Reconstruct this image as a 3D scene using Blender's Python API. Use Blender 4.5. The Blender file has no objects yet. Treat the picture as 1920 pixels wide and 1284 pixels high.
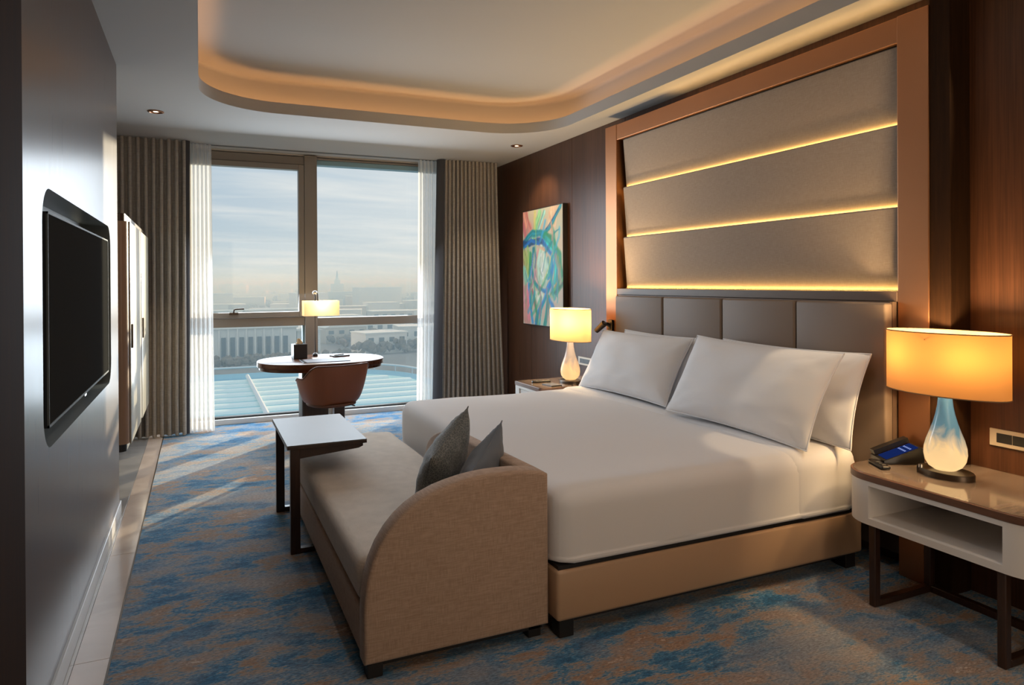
import bpy, bmesh, math, random
from mathutils import Vector, Matrix, noise

random.seed(7)
scene = bpy.context.scene
COL = scene.collection
PI = math.pi

# ------------------------------------------------------------------ camera
cam = bpy.data.cameras.new('camera')
cam_o = bpy.data.objects.new('camera', cam)
COL.objects.link(cam_o)
cam.sensor_width = 36.0
cam.lens = 1297.3 / 1920 * 36.0
cam.shift_y = -(642 - 533.4) / 1920
cam.clip_start = 0.05
cam.clip_end = 6000
_r = Vector((0.911469255, -0.411331928, -0.00546283))
_u = Vector((0.00618537687, 0.000425583141, 0.99998078))
_b = Vector((-0.411321698, -0.911485526, 0.00293214894))
cam_o.matrix_world = Matrix(((_r.x, _u.x, _b.x, 0), (_r.y, _u.y, _b.y, 0), (_r.z, _u.z, _b.z, 1.5), (0, 0, 0, 1)))
scene.camera = cam_o

# ------------------------------------------------------------------ colour management
vs = scene.view_settings
vs.view_transform = 'Standard'
vs.look = 'None'
vs.gamma = 1.0
vs.use_curve_mapping = False
vs.exposure = 0.0

cy = scene.cycles
cy.max_bounces = 10
cy.diffuse_bounces = 5
cy.glossy_bounces = 4
cy.transmission_bounces = 6
cy.transparent_max_bounces = 12
cy.volume_bounces = 0
cy.sample_clamp_indirect = 4.0
cy.caustics_reflective = False
cy.caustics_refractive = False
cy.use_denoising = True

# ------------------------------------------------------------------ sun and sky
SUN_AZ = math.radians(40.5)
SUN_EL = math.radians(6.0)
SUN_DIR = Vector((math.sin(SUN_AZ) * math.cos(SUN_EL), math.cos(SUN_AZ) * math.cos(SUN_EL), math.sin(SUN_EL)))
sun = bpy.data.lights.new('sun', 'SUN')
sun.energy = 8.0
sun.angle = math.radians(0.9)
sun.color = (1.0, 0.84, 0.60)
sun_o = bpy.data.objects.new('sun', sun)
COL.objects.link(sun_o)
sun_o.rotation_euler = (-SUN_DIR).to_track_quat('-Z', 'Y').to_euler()
sun_o.location = SUN_DIR * 40

world = bpy.data.worlds.new('sky')
scene.world = world
world.use_nodes = True
wn = world.node_tree
wn.nodes.clear()


def N(t, typ, **kw):
    n = t.nodes.new(typ)
    for k, v in kw.items():
        setattr(n, k, v)
    return n


def build_sky():
    t = wn
    L = t.links.new
    tc = N(t, 'ShaderNodeTexCoord')
    sep = N(t, 'ShaderNodeSeparateXYZ')
    L(tc.outputs['Generated'], sep.inputs[0])
    # height gradient
    r = N(t, 'ShaderNodeValToRGB')
    r.color_ramp.elements[0].position = 0.0
    r.color_ramp.elements[0].color = (0.60, 0.66, 0.70, 1)
    r.color_ramp.elements[1].position = 1.0
    r.color_ramp.elements[1].color = (0.60, 0.71, 0.82, 1)
    e = r.color_ramp.elements.new(0.07); e.color = (0.47, 0.58, 0.67, 1)
    e = r.color_ramp.elements.new(0.22); e.color = (0.42, 0.55, 0.68, 1)
    L(sep.outputs['Z'], r.inputs[0])
    # clouds: noise on a cloud layer plane (direction divided by height)
    addz = N(t, 'ShaderNodeMath', operation='ADD'); addz.inputs[1].default_value = 0.12
    L(sep.outputs['Z'], addz.inputs[0])
    mx = N(t, 'ShaderNodeMath', operation='MAXIMUM'); mx.inputs[1].default_value = 0.02
    L(addz.outputs[0], mx.inputs[0])
    dx = N(t, 'ShaderNodeMath', operation='DIVIDE'); dy = N(t, 'ShaderNodeMath', operation='DIVIDE')
    L(sep.outputs['X'], dx.inputs[0]); L(mx.outputs[0], dx.inputs[1])
    L(sep.outputs['Y'], dy.inputs[0]); L(mx.outputs[0], dy.inputs[1])
    cmb = N(t, 'ShaderNodeCombineXYZ')
    L(dx.outputs[0], cmb.inputs[0]); L(dy.outputs[0], cmb.inputs[1])
    mp = N(t, 'ShaderNodeMapping')
    mp.inputs['Rotation'].default_value = (0, 0, math.radians(12))
    mp.inputs['Scale'].default_value = (0.75, 2.2, 1)
    L(cmb.outputs[0], mp.inputs[0])
    nz = N(t, 'ShaderNodeTexNoise')
    nz.inputs['Scale'].default_value = 1.15
    nz.inputs['Detail'].default_value = 7
    nz.inputs['Roughness'].default_value = 0.56
    nz.inputs['Distortion'].default_value = 0.35
    L(mp.outputs[0], nz.inputs['Vector'])
    cr = N(t, 'ShaderNodeValToRGB')
    cr.color_ramp.elements[0].position = 0.42; cr.color_ramp.elements[0].color = (0, 0, 0, 1)
    cr.color_ramp.elements[1].position = 0.70; cr.color_ramp.elements[1].color = (1, 1, 1, 1)
    L(nz.outputs['Fac'], cr.inputs[0])
    # closeness to the sun
    dot = N(t, 'ShaderNodeVectorMath', operation='DOT_PRODUCT')
    dot.inputs[1].default_value = SUN_DIR
    L(tc.outputs['Generated'], dot.inputs[0])
    gl = N(t, 'ShaderNodeMapRange')
    gl.inputs['From Min'].default_value = 0.70; gl.inputs['From Max'].default_value = 1.0
    L(dot.outputs['Value'], gl.inputs['Value'])
    cfac = N(t, 'ShaderNodeMath', operation='MULTIPLY'); cfac.inputs[1].default_value = 0.75
    L(cr.outputs[0], cfac.inputs[0])
    mixc = N(t, 'ShaderNodeMix', data_type='RGBA')
    L(cfac.outputs[0], mixc.inputs['Factor'])
    L(r.outputs[0], mixc.inputs[6])
    mixc.inputs[7].default_value = (0.82, 0.82, 0.81, 1)
    mixg = N(t, 'ShaderNodeMix', data_type='RGBA')
    gf = N(t, 'ShaderNodeMath', operation='MULTIPLY'); gf.inputs[1].default_value = 0.55
    L(gl.outputs[0], gf.inputs[0])
    L(gf.outputs[0], mixg.inputs['Factor'])
    L(mixc.outputs[2], mixg.inputs[6])
    mixg.inputs[7].default_value = (1.0, 0.97, 0.90, 1)
    bg = N(t, 'ShaderNodeBackground')
    bg.inputs['Strength'].default_value = 1.0
    L(mixg.outputs[2], bg.inputs['Color'])
    out = N(t, 'ShaderNodeOutputWorld')
    L(bg.outputs[0], out.inputs['Surface'])


build_sky()

# sky portal in the window opening (guides sampling of the sky only)
pl = bpy.data.lights.new('window_daylight', 'AREA')
pl.shape = 'RECTANGLE'; pl.size = 2.8; pl.size_y = 2.8
pl.cycles.is_portal = True
pl_o = bpy.data.objects.new('window_daylight', pl)
COL.objects.link(pl_o)
pl_o.location = (1.27, 8.2, 1.45)
pl_o.rotation_euler = (-PI / 2, 0, 0)      # looks into the room (-y)

# soft cool fill light added just inside the glazing, brighter than the sky
dl_ = bpy.data.lights.new('window_fill', 'AREA')
dl_.shape = 'RECTANGLE'; dl_.size = 2.1; dl_.size_y = 2.65
dl_.energy = 120.0; dl_.color = (0.80, 0.90, 1.0)
dl_o = bpy.data.objects.new('window_fill', dl_)
COL.objects.link(dl_o)
dl_o.location = (1.23, 7.93, 1.47)
dl_o.rotation_euler = (-PI / 2 + math.radians(29), 0, 0)   # tilted inwards and down, the way sky light falls

# warm fill light added behind the viewpoint, with no fixture of its own
en_ = bpy.data.lights.new('entry_fill_light', 'AREA')
en_.shape = 'RECTANGLE'; en_.size = 1.6; en_.size_y = 2.0
en_.energy = 27.0; en_.color = (1.0, 0.76, 0.54)
en_o = bpy.data.objects.new('entry_fill_light', en_)
COL.objects.link(en_o)
en_o.location = (1.5, -1.45, 1.5)
en_o.rotation_euler = (PI / 2, 0, 0)

# lamp powers in one place
P_DOWN = 26.0       # recessed downlights
E_COVE = 11.0        # cove LED strip emission
E_STRIP = 34.0      # LED strips of the headboard wall
P_WIDE = 26.0       # unseen wide fill lights added over the bed
P_LAMP = 42.0       # bedside lamps
P_GLASS = 0.5       # glow inside the glass lamp bodies
P_DESK = 7.0
WARM = (1.0, 0.66, 0.32)
AMBER = (1.0, 0.60, 0.20)

# ================================================================== helpers

def tag(o, label=None, cat=None, group=None, kind=None):
    if label: o['label'] = label
    if cat: o['category'] = cat
    if group: o['group'] = group
    if kind: o['kind'] = kind
    return o


def thing(name, label, cat, loc=(0, 0, 0), rz=0.0, group=None):
    o = bpy.data.objects.new(name, None)
    o.empty_display_size = 0.1
    COL.objects.link(o)
    o.location = loc
    o.rotation_euler = (0, 0, rz)
    return tag(o, label, cat, group)


def copy_tree(o, parent=None):
    c = o.copy()
    COL.objects.link(c)
    if parent is not None:
        c.parent = parent
    for ch in list(o.children):
        copy_tree(ch, c)
    return c


class MB:
    """collects shapes in one bmesh"""
    def __init__(self):
        self.bm = bmesh.new()

    def box(self, x0, x1, y0, y1, z0, z1, bev=0.0, seg=2, rot=None, piv=None):
        m = bmesh.new()
        bmesh.ops.create_cube(m, size=1.0)
        for v in m.verts:
            v.co = Vector(((x0 + x1) / 2 + v.co.x * (x1 - x0), (y0 + y1) / 2 + v.co.y * (y1 - y0), (z0 + z1) / 2 + v.co.z * (z1 - z0)))
        if bev > 0:
            bmesh.ops.bevel(m, geom=m.edges[:], offset=bev, segments=seg, profile=0.5, affect='EDGES')
        if rot is not None:
            pv = Vector(piv) if piv else Vector(((x0 + x1) / 2, (y0 + y1) / 2, (z0 + z1) / 2))
            for v in m.verts:
                v.co = rot @ (v.co - pv) + pv
        return self.add(m)

    def add(self, m, mat=None):
        me = bpy.data.meshes.new('tmp')
        m.to_mesh(me); m.free()
        if mat is not None:
            me.transform(mat)
        self.bm.from_mesh(me)
        bpy.data.meshes.remove(me)
        return self

    def prism(self, pts, axis, a, b, bev=0.0, seg=2):
        """closed outline pts (2d) extruded along axis from a to b"""
        m = bmesh.new()
        def mk(p, t):
            if axis == 'z': return (p[0], p[1], t)
            if axis == 'y': return (p[0], t, p[1])
            return (t, p[0], p[1])
        va = [m.verts.new(mk(p, a)) for p in pts]
        vb = [m.verts.new(mk(p, b)) for p in pts]
        fa = m.faces.new(va); fb = m.faces.new(vb[::-1])
        n = len(pts)
        for i in range(n):
            m.faces.new((va[i], vb[i], vb[(i + 1) % n], va[(i + 1) % n]))
        bmesh.ops.recalc_face_normals(m, faces=m.faces[:])
        if bev > 0:
            eds = [e for e in m.edges if (e.verts[0] in va and e.verts[1] in va) or (e.verts[0] in vb and e.verts[1] in vb)]
            bmesh.ops.bevel(m, geom=eds, offset=bev, segments=seg, profile=0.5, affect='EDGES')
        return self.add(m)

    def lathe(self, prof, c=(0, 0, 0), n=40, sx=1.0, sy=1.0, cap=True):
        m = bmesh.new()
        rings = []
        for r, z in prof:
            rings.append([m.verts.new((c[0] + sx * r * math.cos(2 * PI * k / n), c[1] + sy * r * math.sin(2 * PI * k / n), c[2] + z)) for k in range(n)])
        for a, b in zip(rings, rings[1:]):
            for k in range(n):
                m.faces.new((a[k], a[(k + 1) % n], b[(k + 1) % n], b[k]))
        if cap:
            m.faces.new(rings[0][::-1]); m.faces.new(rings[-1])
        bmesh.ops.recalc_face_normals(m, faces=m.faces[:])
        return self.add(m)

    def tube(self, pts, r, n=10, closed=False):
        m = bmesh.new()
        P = [Vector(p) for p in pts]
        rings = []
        up = Vector((0, 0, 1))
        for i, p in enumerate(P):
            if closed:
                d = P[(i + 1) % len(P)] - P[i - 1]
            else:
                d = (P[min(i + 1, len(P) - 1)] - P[max(i - 1, 0)])
            d.normalize()
            s = d.cross(up)
            if s.length < 1e-3: s = d.cross(Vector((1, 0, 0)))
            s.normalize()
            t = s.cross(d)
            rr = r[i] if isinstance(r, (list, tuple)) else r
            rings.append([m.verts.new(p + rr * (math.cos(2 * PI * k / n) * s + math.sin(2 * PI * k / n) * t)) for k in range(n)])
        pairs = list(zip(rings, rings[1:]))
        if closed: pairs.append((rings[-1], rings[0]))
        for a, b in pairs:
            for k in range(n):
                m.faces.new((a[k], a[(k + 1) % n], b[(k + 1) % n], b[k]))
        if not closed:
            m.faces.new(rings[0][::-1]); m.faces.new(rings[-1])
        bmesh.ops.recalc_face_normals(m, faces=m.faces[:])
        return self.add(m)

    def soft(self, x0, x1, y0, y1, z0, z1, r, res=0.05, disp=None):
        """box with generous rounding and dense mesh, optional displacement"""
        m = bmesh.new()
        lo = Vector((x0, y0, z0)); hi = Vector((x1, y1, z1))
        def axis_pts(a, b):
            rr = min(r, (b - a) / 2 - 1e-4)
            pts = [a + rr * (1 - math.cos(t * PI / 8)) * 1.0 for t in range(4)]
            mid0, mid1 = a + rr, b - rr
            k = max(1, int(round((mid1 - mid0) / res)))
            pts += [mid0 + (mid1 - mid0) * i / k for i in range(k + 1)]
            pts += [b - rr * (1 - math.cos(t * PI / 8)) for t in (3, 2, 1, 0)]
            out = []
            for p in pts:
                if not out or p - out[-1] > 1e-5: out.append(p)
            return out
        A = [axis_pts(lo[i], hi[i]) for i in range(3)]
        cache = {}
        def vert(p):
            k = (round(p[0], 5), round(p[1], 5), round(p[2], 5))
            if k in cache: return cache[k]
            q = Vector(p)
            c = Vector([min(max(q[i], lo[i] + min(r, (hi[i] - lo[i]) / 2)), hi[i] - min(r, (hi[i] - lo[i]) / 2)) for i in range(3)])
            d = q - c
            nrm = d.normalized() if d.length > 1e-6 else Vector((0, 0, 0))
            q2 = c + Vector([nrm[i] * min(r, (hi[i] - lo[i]) / 2) for i in range(3)])
            if disp: q2 = q2 + disp(q2, nrm)
            v = m.verts.new(q2)
            cache[k] = v
            return v
        for ax in range(3):
            u, w = [i for i in range(3) if i != ax]
            for side in (lo[ax], hi[ax]):
                for i in range(len(A[u]) - 1):
                    for j in range(len(A[w]) - 1):
                        q = []
                        for (ii, jj) in ((i, j), (i + 1, j), (i + 1, j + 1), (i, j + 1)):
                            p = [0, 0, 0]; p[ax] = side; p[u] = A[u][ii]; p[w] = A[w][jj]
                            q.append(vert(p))
                        try: m.faces.new(q)
                        except ValueError: pass
        bmesh.ops.recalc_face_normals(m, faces=m.faces[:])
        return self.add(m)

    def build(self, name, mat, parent=None, smooth=True, angle=35, label=None, kind=None):
        me = bpy.data.meshes.new(name)
        self.bm.to_mesh(me); self.bm.free()
        me.materials.append(mat)
        if smooth:
            me.shade_smooth()
            me.set_sharp_from_angle(angle=math.radians(angle))
        o = bpy.data.objects.new(name, me)
        COL.objects.link(o)
        if parent is not None: o.parent = parent
        if label: o['label'] = label
        if kind: o['kind'] = kind
        return o


def mesh_obj(name, verts, faces, mat, parent=None, smooth=True, angle=40, kind=None):
    me = bpy.data.meshes.new(name)
    me.from_pydata([tuple(v) for v in verts], [], faces)
    me.materials.append(mat)
    me.update()
    if smooth:
        me.shade_smooth()
        me.set_sharp_from_angle(angle=math.radians(angle))
    o = bpy.data.objects.new(name, me)
    COL.objects.link(o)
    if parent is not None: o.parent = parent
    if kind: o['kind'] = kind
    return o


def rrect(x0, x1, y0, y1, r, n=6):
    """rounded rectangle outline; r is one radius or four (x0y0, x1y0, x1y1, x0y1)"""
    rs = r if isinstance(r, (list, tuple)) else (r,) * 4
    out = []
    for (cx, cyy, a0, rr, sx, sy) in ((x0, y0, 180, rs[0], 1, 1), (x1, y0, 270, rs[1], -1, 1), (x1, y1, 0, rs[2], -1, -1), (x0, y1, 90, rs[3], 1, -1)):
        if rr < 1e-5:
            out.append((cx, cyy)); continue
        for k in range(n + 1):
            a = math.radians(a0 + 90 * k / n)
            out.append((cx + sx * rr + rr * math.cos(a), cyy + sy * rr + rr * math.sin(a)))
    return out


def wall_with_hole(outer, inner, plane_x):
    """planar face in the y-z plane at x=plane_x with a hole"""
    m = bmesh.new()
    vo = [m.verts.new((plane_x, p[0], p[1])) for p in outer]
    vi = [m.verts.new((plane_x, p[0], p[1])) for p in inner]
    es = [m.edges.new((vo[i], vo[(i + 1) % len(vo)])) for i in range(len(vo))]
    es += [m.edges.new((vi[i], vi[(i + 1) % len(vi)])) for i in range(len(vi))]
    bmesh.ops.triangle_fill(m, edges=es, use_beauty=True)
    return m


# ================================================================== materials

def principled(name):
    m = bpy.data.materials.new(name)
    m.use_nodes = True
    t = m.node_tree
    return m, t, t.nodes['Principled BSDF'], t.nodes['Material Output']


def plain(name, col, rough=0.5, metal=0.0, spec=0.5, bump=0.0, bscale=200.0, var=0.0, vscale=8.0, coat=0.0, sheen=0.0):
    m, t, b, o = principled(name)
    b.inputs['Base Color'].default_value = (*col, 1)
    b.inputs['Roughness'].default_value = rough
    b.inputs['Metallic'].default_value = metal
    b.inputs['Specular IOR Level'].default_value = spec
    b.inputs['Coat Weight'].default_value = coat
    b.inputs['Sheen Weight'].default_value = sheen
    tc = N(t, 'ShaderNodeTexCoord')
    if var > 0:
        nz = N(t, 'ShaderNodeTexNoise'); nz.inputs['Scale'].default_value = vscale; nz.inputs['Detail'].default_value = 4
        t.links.new(tc.outputs['Object'], nz.inputs['Vector'])
        mr = N(t, 'ShaderNodeMapRange')
        mr.inputs['To Min'].default_value = 1 - var; mr.inputs['To Max'].default_value = 1 + var
        t.links.new(nz.outputs['Fac'], mr.inputs['Value'])
        mul = N(t, 'ShaderNodeVectorMath', operation='SCALE')
        mul.inputs[0].default_value = col
        t.links.new(mr.outputs[0], mul.inputs['Scale'])
        t.links.new(mul.outputs[0], b.inputs['Base Color'])
    if bump > 0:
        nb = N(t, 'ShaderNodeTexNoise'); nb.inputs['Scale'].default_value = bscale; nb.inputs['Detail'].default_value = 3
        t.links.new(tc.outputs['Object'], nb.inputs['Vector'])
        bp = N(t, 'ShaderNodeBump'); bp.inputs['Strength'].default_value = bump; bp.inputs['Distance'].default_value = 0.002
        t.links.new(nb.outputs['Fac'], bp.inputs['Height'])
        t.links.new(bp.outputs[0], b.inputs['Normal'])
    return m


def wood(name, c0, c1, rough=0.35, scale=(18, 18, 0.9), axis='z', spec=0.5, coat=0.0, rvar=0.06):
    """veneer with grain running along one axis"""
    m, t, b, o = principled(name)
    tc = N(t, 'ShaderNodeTexCoord')
    mp = N(t, 'ShaderNodeMapping')
    s = {'z': (scale[0], scale[1], scale[2]), 'y': (scale[0], scale[2], scale[1]), 'x': (scale[2], scale[0], scale[1])}[axis]
    mp.inputs['Scale'].default_value = s
    t.links.new(tc.outputs['Object'], mp.inputs[0])
    n1 = N(t, 'ShaderNodeTexNoise'); n1.inputs['Scale'].default_value = 1.0; n1.inputs['Detail'].default_value = 6; n1.inputs['Roughness'].default_value = 0.6; n1.inputs['Distortion'].default_value = 0.4
    t.links.new(mp.outputs[0], n1.inputs['Vector'])
    n2 = N(t, 'ShaderNodeTexNoise'); n2.inputs['Scale'].default_value = 6.0; n2.inputs['Detail'].default_value = 3
    t.links.new(mp.outputs[0], n2.inputs['Vector'])
    mx = N(t, 'ShaderNodeMath', operation='MULTIPLY_ADD'); mx.inputs[1].default_value = 0.45
    t.links.new(n2.outputs['Fac'], mx.inputs[0]); 
    sc = N(t, 'ShaderNodeMath', operation='MULTIPLY'); sc.inputs[1].default_value = 0.6
    t.links.new(n1.outputs['Fac'], sc.inputs[0]); t.links.new(sc.outputs[0], mx.inputs[2])
    cr = N(t, 'ShaderNodeValToRGB')
    cr.color_ramp.elements[0].position = 0.36; cr.color_ramp.elements[0].color = (*c0, 1)
    cr.color_ramp.elements[1].position = 0.66; cr.color_ramp.elements[1].color = (*c1, 1)
    t.links.new(mx.outputs[0], cr.inputs[0])
    t.links.new(cr.outputs[0], b.inputs['Base Color'])
    mr = N(t, 'ShaderNodeMapRange')
    mr.inputs['To Min'].default_value = rough - rvar; mr.inputs['To Max'].default_value = rough + rvar
    t.links.new(mx.outputs[0], mr.inputs['Value'])
    t.links.new(mr.outputs[0], b.inputs['Roughness'])
    b.inputs['Specular IOR Level'].default_value = spec
    b.inputs['Coat Weight'].default_value = coat
    b.inputs['Coat Roughness'].default_value = 0.12
    return m


def linen(name, c0, c1, scale=220.0, rough=0.85, bump=0.25):
    """woven fabric: two crossed thread waves plus noise"""
    m, t, b, o = principled(name)
    tc = N(t, 'ShaderNodeTexCoord')
    L = t.links.new
    fac = []
    for vec in ((1.0, 1.0, 0.05), (0.05, 0.05, 1.0)):
        mp = N(t, 'ShaderNodeMapping'); mp.inputs['Scale'].default_value = tuple(v * scale for v in vec)
        L(tc.outputs['Object'], mp.inputs[0])
        nz = N(t, 'ShaderNodeTexNoise'); nz.inputs['Scale'].default_value = 1.0; nz.inputs['Detail'].default_value = 2
        L(mp.outputs[0], nz.inputs['Vector'])
        fac.append(nz)
    ad = N(t, 'ShaderNodeMath', operation='ADD'); L(fac[0].outputs['Fac'], ad.inputs[0]); L(fac[1].outputs['Fac'], ad.inputs[1])
    cr = N(t, 'ShaderNodeValToRGB')
    cr.color_ramp.elements[0].position = 0.38; cr.color_ramp.elements[0].color = (*c0, 1)
    cr.color_ramp.elements[1].position = 0.62; cr.color_ramp.elements[1].color = (*c1, 1)
    hf = N(t, 'ShaderNodeMath', operation='MULTIPLY'); hf.inputs[1].default_value = 0.5
    L(ad.outputs[0], hf.inputs[0]); L(hf.outputs[0], cr.inputs[0]); L(cr.outputs[0], b.inputs['Base Color'])
    b.inputs['Roughness'].default_value = rough
    b.inputs['Specular IOR Level'].default_value = 0.25
    b.inputs['Sheen Weight'].default_value = 0.15
    if bump > 0:
        bp = N(t, 'ShaderNodeBump'); bp.inputs['Strength'].default_value = bump; bp.inputs['Distance'].default_value = 0.001
        L(hf.outputs[0], bp.inputs['Height']); L(bp.outputs[0], b.inputs['Normal'])
    return m


def emitter(name, col, strength):
    m = bpy.data.materials.new(name); m.use_nodes = True
    t = m.node_tree; t.nodes.clear()
    e = N(t, 'ShaderNodeEmission'); e.inputs[0].default_value = (*col, 1); e.inputs[1].default_value = strength
    o = N(t, 'ShaderNodeOutputMaterial'); t.links.new(e.outputs[0], o.inputs[0])
    return m


def marble(name, base, vein, rough=0.16, scale=2.2):
    m, t, b, o = principled(name)
    L = t.links.new
    tc = N(t, 'ShaderNodeTexCoord')
    n1 = N(t, 'ShaderNodeTexNoise'); n1.inputs['Scale'].default_value = scale; n1.inputs['Detail'].default_value = 8; n1.inputs['Distortion'].default_value = 1.6
    L(tc.outputs['Object'], n1.inputs['Vector'])
    cr = N(t, 'ShaderNodeValToRGB')
    cr.color_ramp.elements[0].position = 0.40; cr.color_ramp.elements[0].color = (*vein, 1)
    cr.color_ramp.elements[1].position = 0.58; cr.color_ramp.elements[1].color = (*base, 1)
    L(n1.outputs['Fac'], cr.inputs[0]); L(cr.outputs[0], b.inputs['Base Color'])
    b.inputs['Roughness'].default_value = rough
    return m


def carpet_mat():
    m, t, b, o = principled('woven_carpet')
    L = t.links.new
    tc = N(t, 'ShaderNodeTexCoord')
    mp = N(t, 'ShaderNodeMapping'); mp.inputs['Scale'].default_value = (0.85, 1.55, 1); mp.inputs['Rotation'].default_value = (0, 0, 0.12)
    L(tc.outputs['Object'], mp.inputs[0])
    # large blotches
    n1 = N(t, 'ShaderNodeTexNoise'); n1.inputs['Scale'].default_value = 3.3; n1.inputs['Detail'].default_value = 11; n1.inputs['Roughness'].default_value = 0.74; n1.inputs['Distortion'].default_value = 0.25
    L(mp.outputs[0], n1.inputs['Vector'])
    # fibres
    nf = N(t, 'ShaderNodeTexNoise'); nf.inputs['Scale'].default_value = 150; nf.inputs['Detail'].default_value = 3; nf.inputs['Roughness'].default_value = 0.7
    mpf = N(t, 'ShaderNodeMapping'); mpf.inputs['Scale'].default_value = (0.35, 1.0, 1); mpf.inputs['Rotation'].default_value = (0, 0, 0.2)
    L(tc.outputs['Object'], mpf.inputs[0]); L(mpf.outputs[0], nf.inputs['Vector'])
    ad = N(t, 'ShaderNodeMath', operation='MULTIPLY_ADD'); ad.inputs[1].default_value = 0.26
    sub = N(t, 'ShaderNodeMath', operation='SUBTRACT'); sub.inputs[1].default_value = 0.5
    L(nf.outputs['Fac'], sub.inputs[0]); L(sub.outputs[0], ad.inputs[0])
    ns = N(t, 'ShaderNodeTexNoise'); ns.inputs['Scale'].default_value = 1.0; ns.inputs['Detail'].default_value = 5; ns.inputs['Roughness'].default_value = 0.65
    mps = N(t, 'ShaderNodeMapping'); mps.inputs['Scale'].default_value = (9, 38, 1); mps.inputs['Rotation'].default_value = (0, 0, 0.14)
    L(tc.outputs['Object'], mps.inputs[0]); L(mps.outputs[0], ns.inputs['Vector'])
    sub2 = N(t, 'ShaderNodeMath', operation='SUBTRACT'); sub2.inputs[1].default_value = 0.5
    L(ns.outputs['Fac'], sub2.inputs[0])
    ad2 = N(t, 'ShaderNodeMath', operation='MULTIPLY_ADD'); ad2.inputs[1].default_value = 0.30
    L(sub2.outputs[0], ad2.inputs[0]); L(n1.outputs['Fac'], ad2.inputs[2]); L(ad2.outputs[0], ad.inputs[2])
    cr = N(t, 'ShaderNodeValToRGB')
    els = cr.color_ramp.elements
    els[0].position = 0.33; els[0].color = (0.006, 0.050, 0.112, 1)
    els[1].position = 0.70; els[1].color = (0.33, 0.275, 0.235, 1)
    for p, c in ((0.43, (0.010, 0.082, 0.172)), (0.485, (0.040, 0.140, 0.245)), (0.51, (0.125, 0.145, 0.165)), (0.545, (0.185, 0.155, 0.135)), (0.60, (0.175, 0.102, 0.064))):
        e = els.new(p); e.color = (*c, 1)
    L(ad.outputs[0], cr.inputs[0])
    # broad areas where the pattern fades to grey-beige
    n2 = N(t, 'ShaderNodeTexNoise'); n2.inputs['Scale'].default_value = 1.3; n2.inputs['Detail'].default_value = 8; n2.inputs['Roughness'].default_value = 0.7
    mp2 = N(t, 'ShaderNodeMapping'); mp2.inputs['Location'].default_value = (3.7, 1.9, 0); mp2.inputs['Scale'].default_value = (0.8, 1.5, 1)
    L(tc.outputs['Object'], mp2.inputs[0]); L(mp2.outputs[0], n2.inputs['Vector'])
    c2 = N(t, 'ShaderNodeValToRGB')
    c2.color_ramp.elements[0].position = 0.47; c2.color_ramp.elements[0].color = (0, 0, 0, 1)
    c2.color_ramp.elements[1].position = 0.62; c2.color_ramp.elements[1].color = (0.8, 0.8, 0.8, 1)
    L(n2.outputs['Fac'], c2.inputs[0])
    mixl = N(t, 'ShaderNodeMix', data_type='RGBA')
    L(c2.outputs[0], mixl.inputs['Factor']); L(cr.outputs[0], mixl.inputs[6]); mixl.inputs[7].default_value = (0.185, 0.185, 0.195, 1)
    mr = N(t, 'ShaderNodeMapRange'); mr.inputs['From Min'].default_value = 0.25; mr.inputs['From Max'].default_value = 0.75
    mr.inputs['To Min'].default_value = 0.65; mr.inputs['To Max'].default_value = 2.45
    L(nf.outputs['Fac'], mr.inputs['Value'])
    mul = N(t, 'ShaderNodeVectorMath', operation='SCALE')
    L(mixl.outputs[2], mul.inputs[0]); L(mr.outputs[0], mul.inputs['Scale'])
    L(mul.outputs[0], b.inputs['Base Color'])
    b.inputs['Roughness'].default_value = 0.95
    b.inputs['Specular IOR Level'].default_value = 0.1
    b.inputs['Sheen Weight'].default_value = 0.25
    b.inputs['Sheen Roughness'].default_value = 0.5
    bp = N(t, 'ShaderNodeBump'); bp.inputs['Strength'].default_value = 0.6; bp.inputs['Distance'].default_value = 0.004
    L(nf.outputs['Fac'], bp.inputs['Height']); L(bp.outputs[0], b.inputs['Normal'])
    return m


def glass_pane(name, tint=(0.93, 0.97, 0.98)):
    m = bpy.data.materials.new(name); m.use_nodes = True
    t = m.node_tree; t.nodes.clear()
    tr = N(t, 'ShaderNodeBsdfTransparent'); tr.inputs[0].default_value = (*tint, 1)
    gl = N(t, 'ShaderNodeBsdfGlossy'); gl.inputs['Roughness'].default_value = 0.01; gl.inputs[0].default_value = (0.9, 0.95, 1, 1)
    lw = N(t, 'ShaderNodeFresnel'); lw.inputs['IOR'].default_value = 1.35
    mx = N(t, 'ShaderNodeMixShader')
    t.links.new(lw.outputs[0], mx.inputs[0]); t.links.new(tr.outputs[0], mx.inputs[1]); t.links.new(gl.outputs[0], mx.inputs[2])
    o = N(t, 'ShaderNodeOutputMaterial'); t.links.new(mx.outputs[0], o.inputs[0])
    return m


def sheer_mat(name, col, opac):
    m = bpy.data.materials.new(name); m.use_nodes = True
    t = m.node_tree; t.nodes.clear()
    tr = N(t, 'ShaderNodeBsdfTransparent')
    df = N(t, 'ShaderNodeBsdfDiffuse'); df.inputs[0].default_value = (*col, 1)
    tl = N(t, 'ShaderNodeBsdfTranslucent'); tl.inputs[0].default_value = (*col, 1)
    m1 = N(t, 'ShaderNodeMixShader'); m1.inputs[0].default_value = 0.55
    t.links.new(df.outputs[0], m1.inputs[1]); t.links.new(tl.outputs[0], m1.inputs[2])
    m2 = N(t, 'ShaderNodeMixShader'); m2.inputs[0].default_value = opac
    t.links.new(tr.outputs[0], m2.inputs[1]); t.links.new(m1.outputs[0], m2.inputs[2])
    o = N(t, 'ShaderNodeOutputMaterial'); t.links.new(m2.outputs[0], o.inputs[0])
    return m


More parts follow.
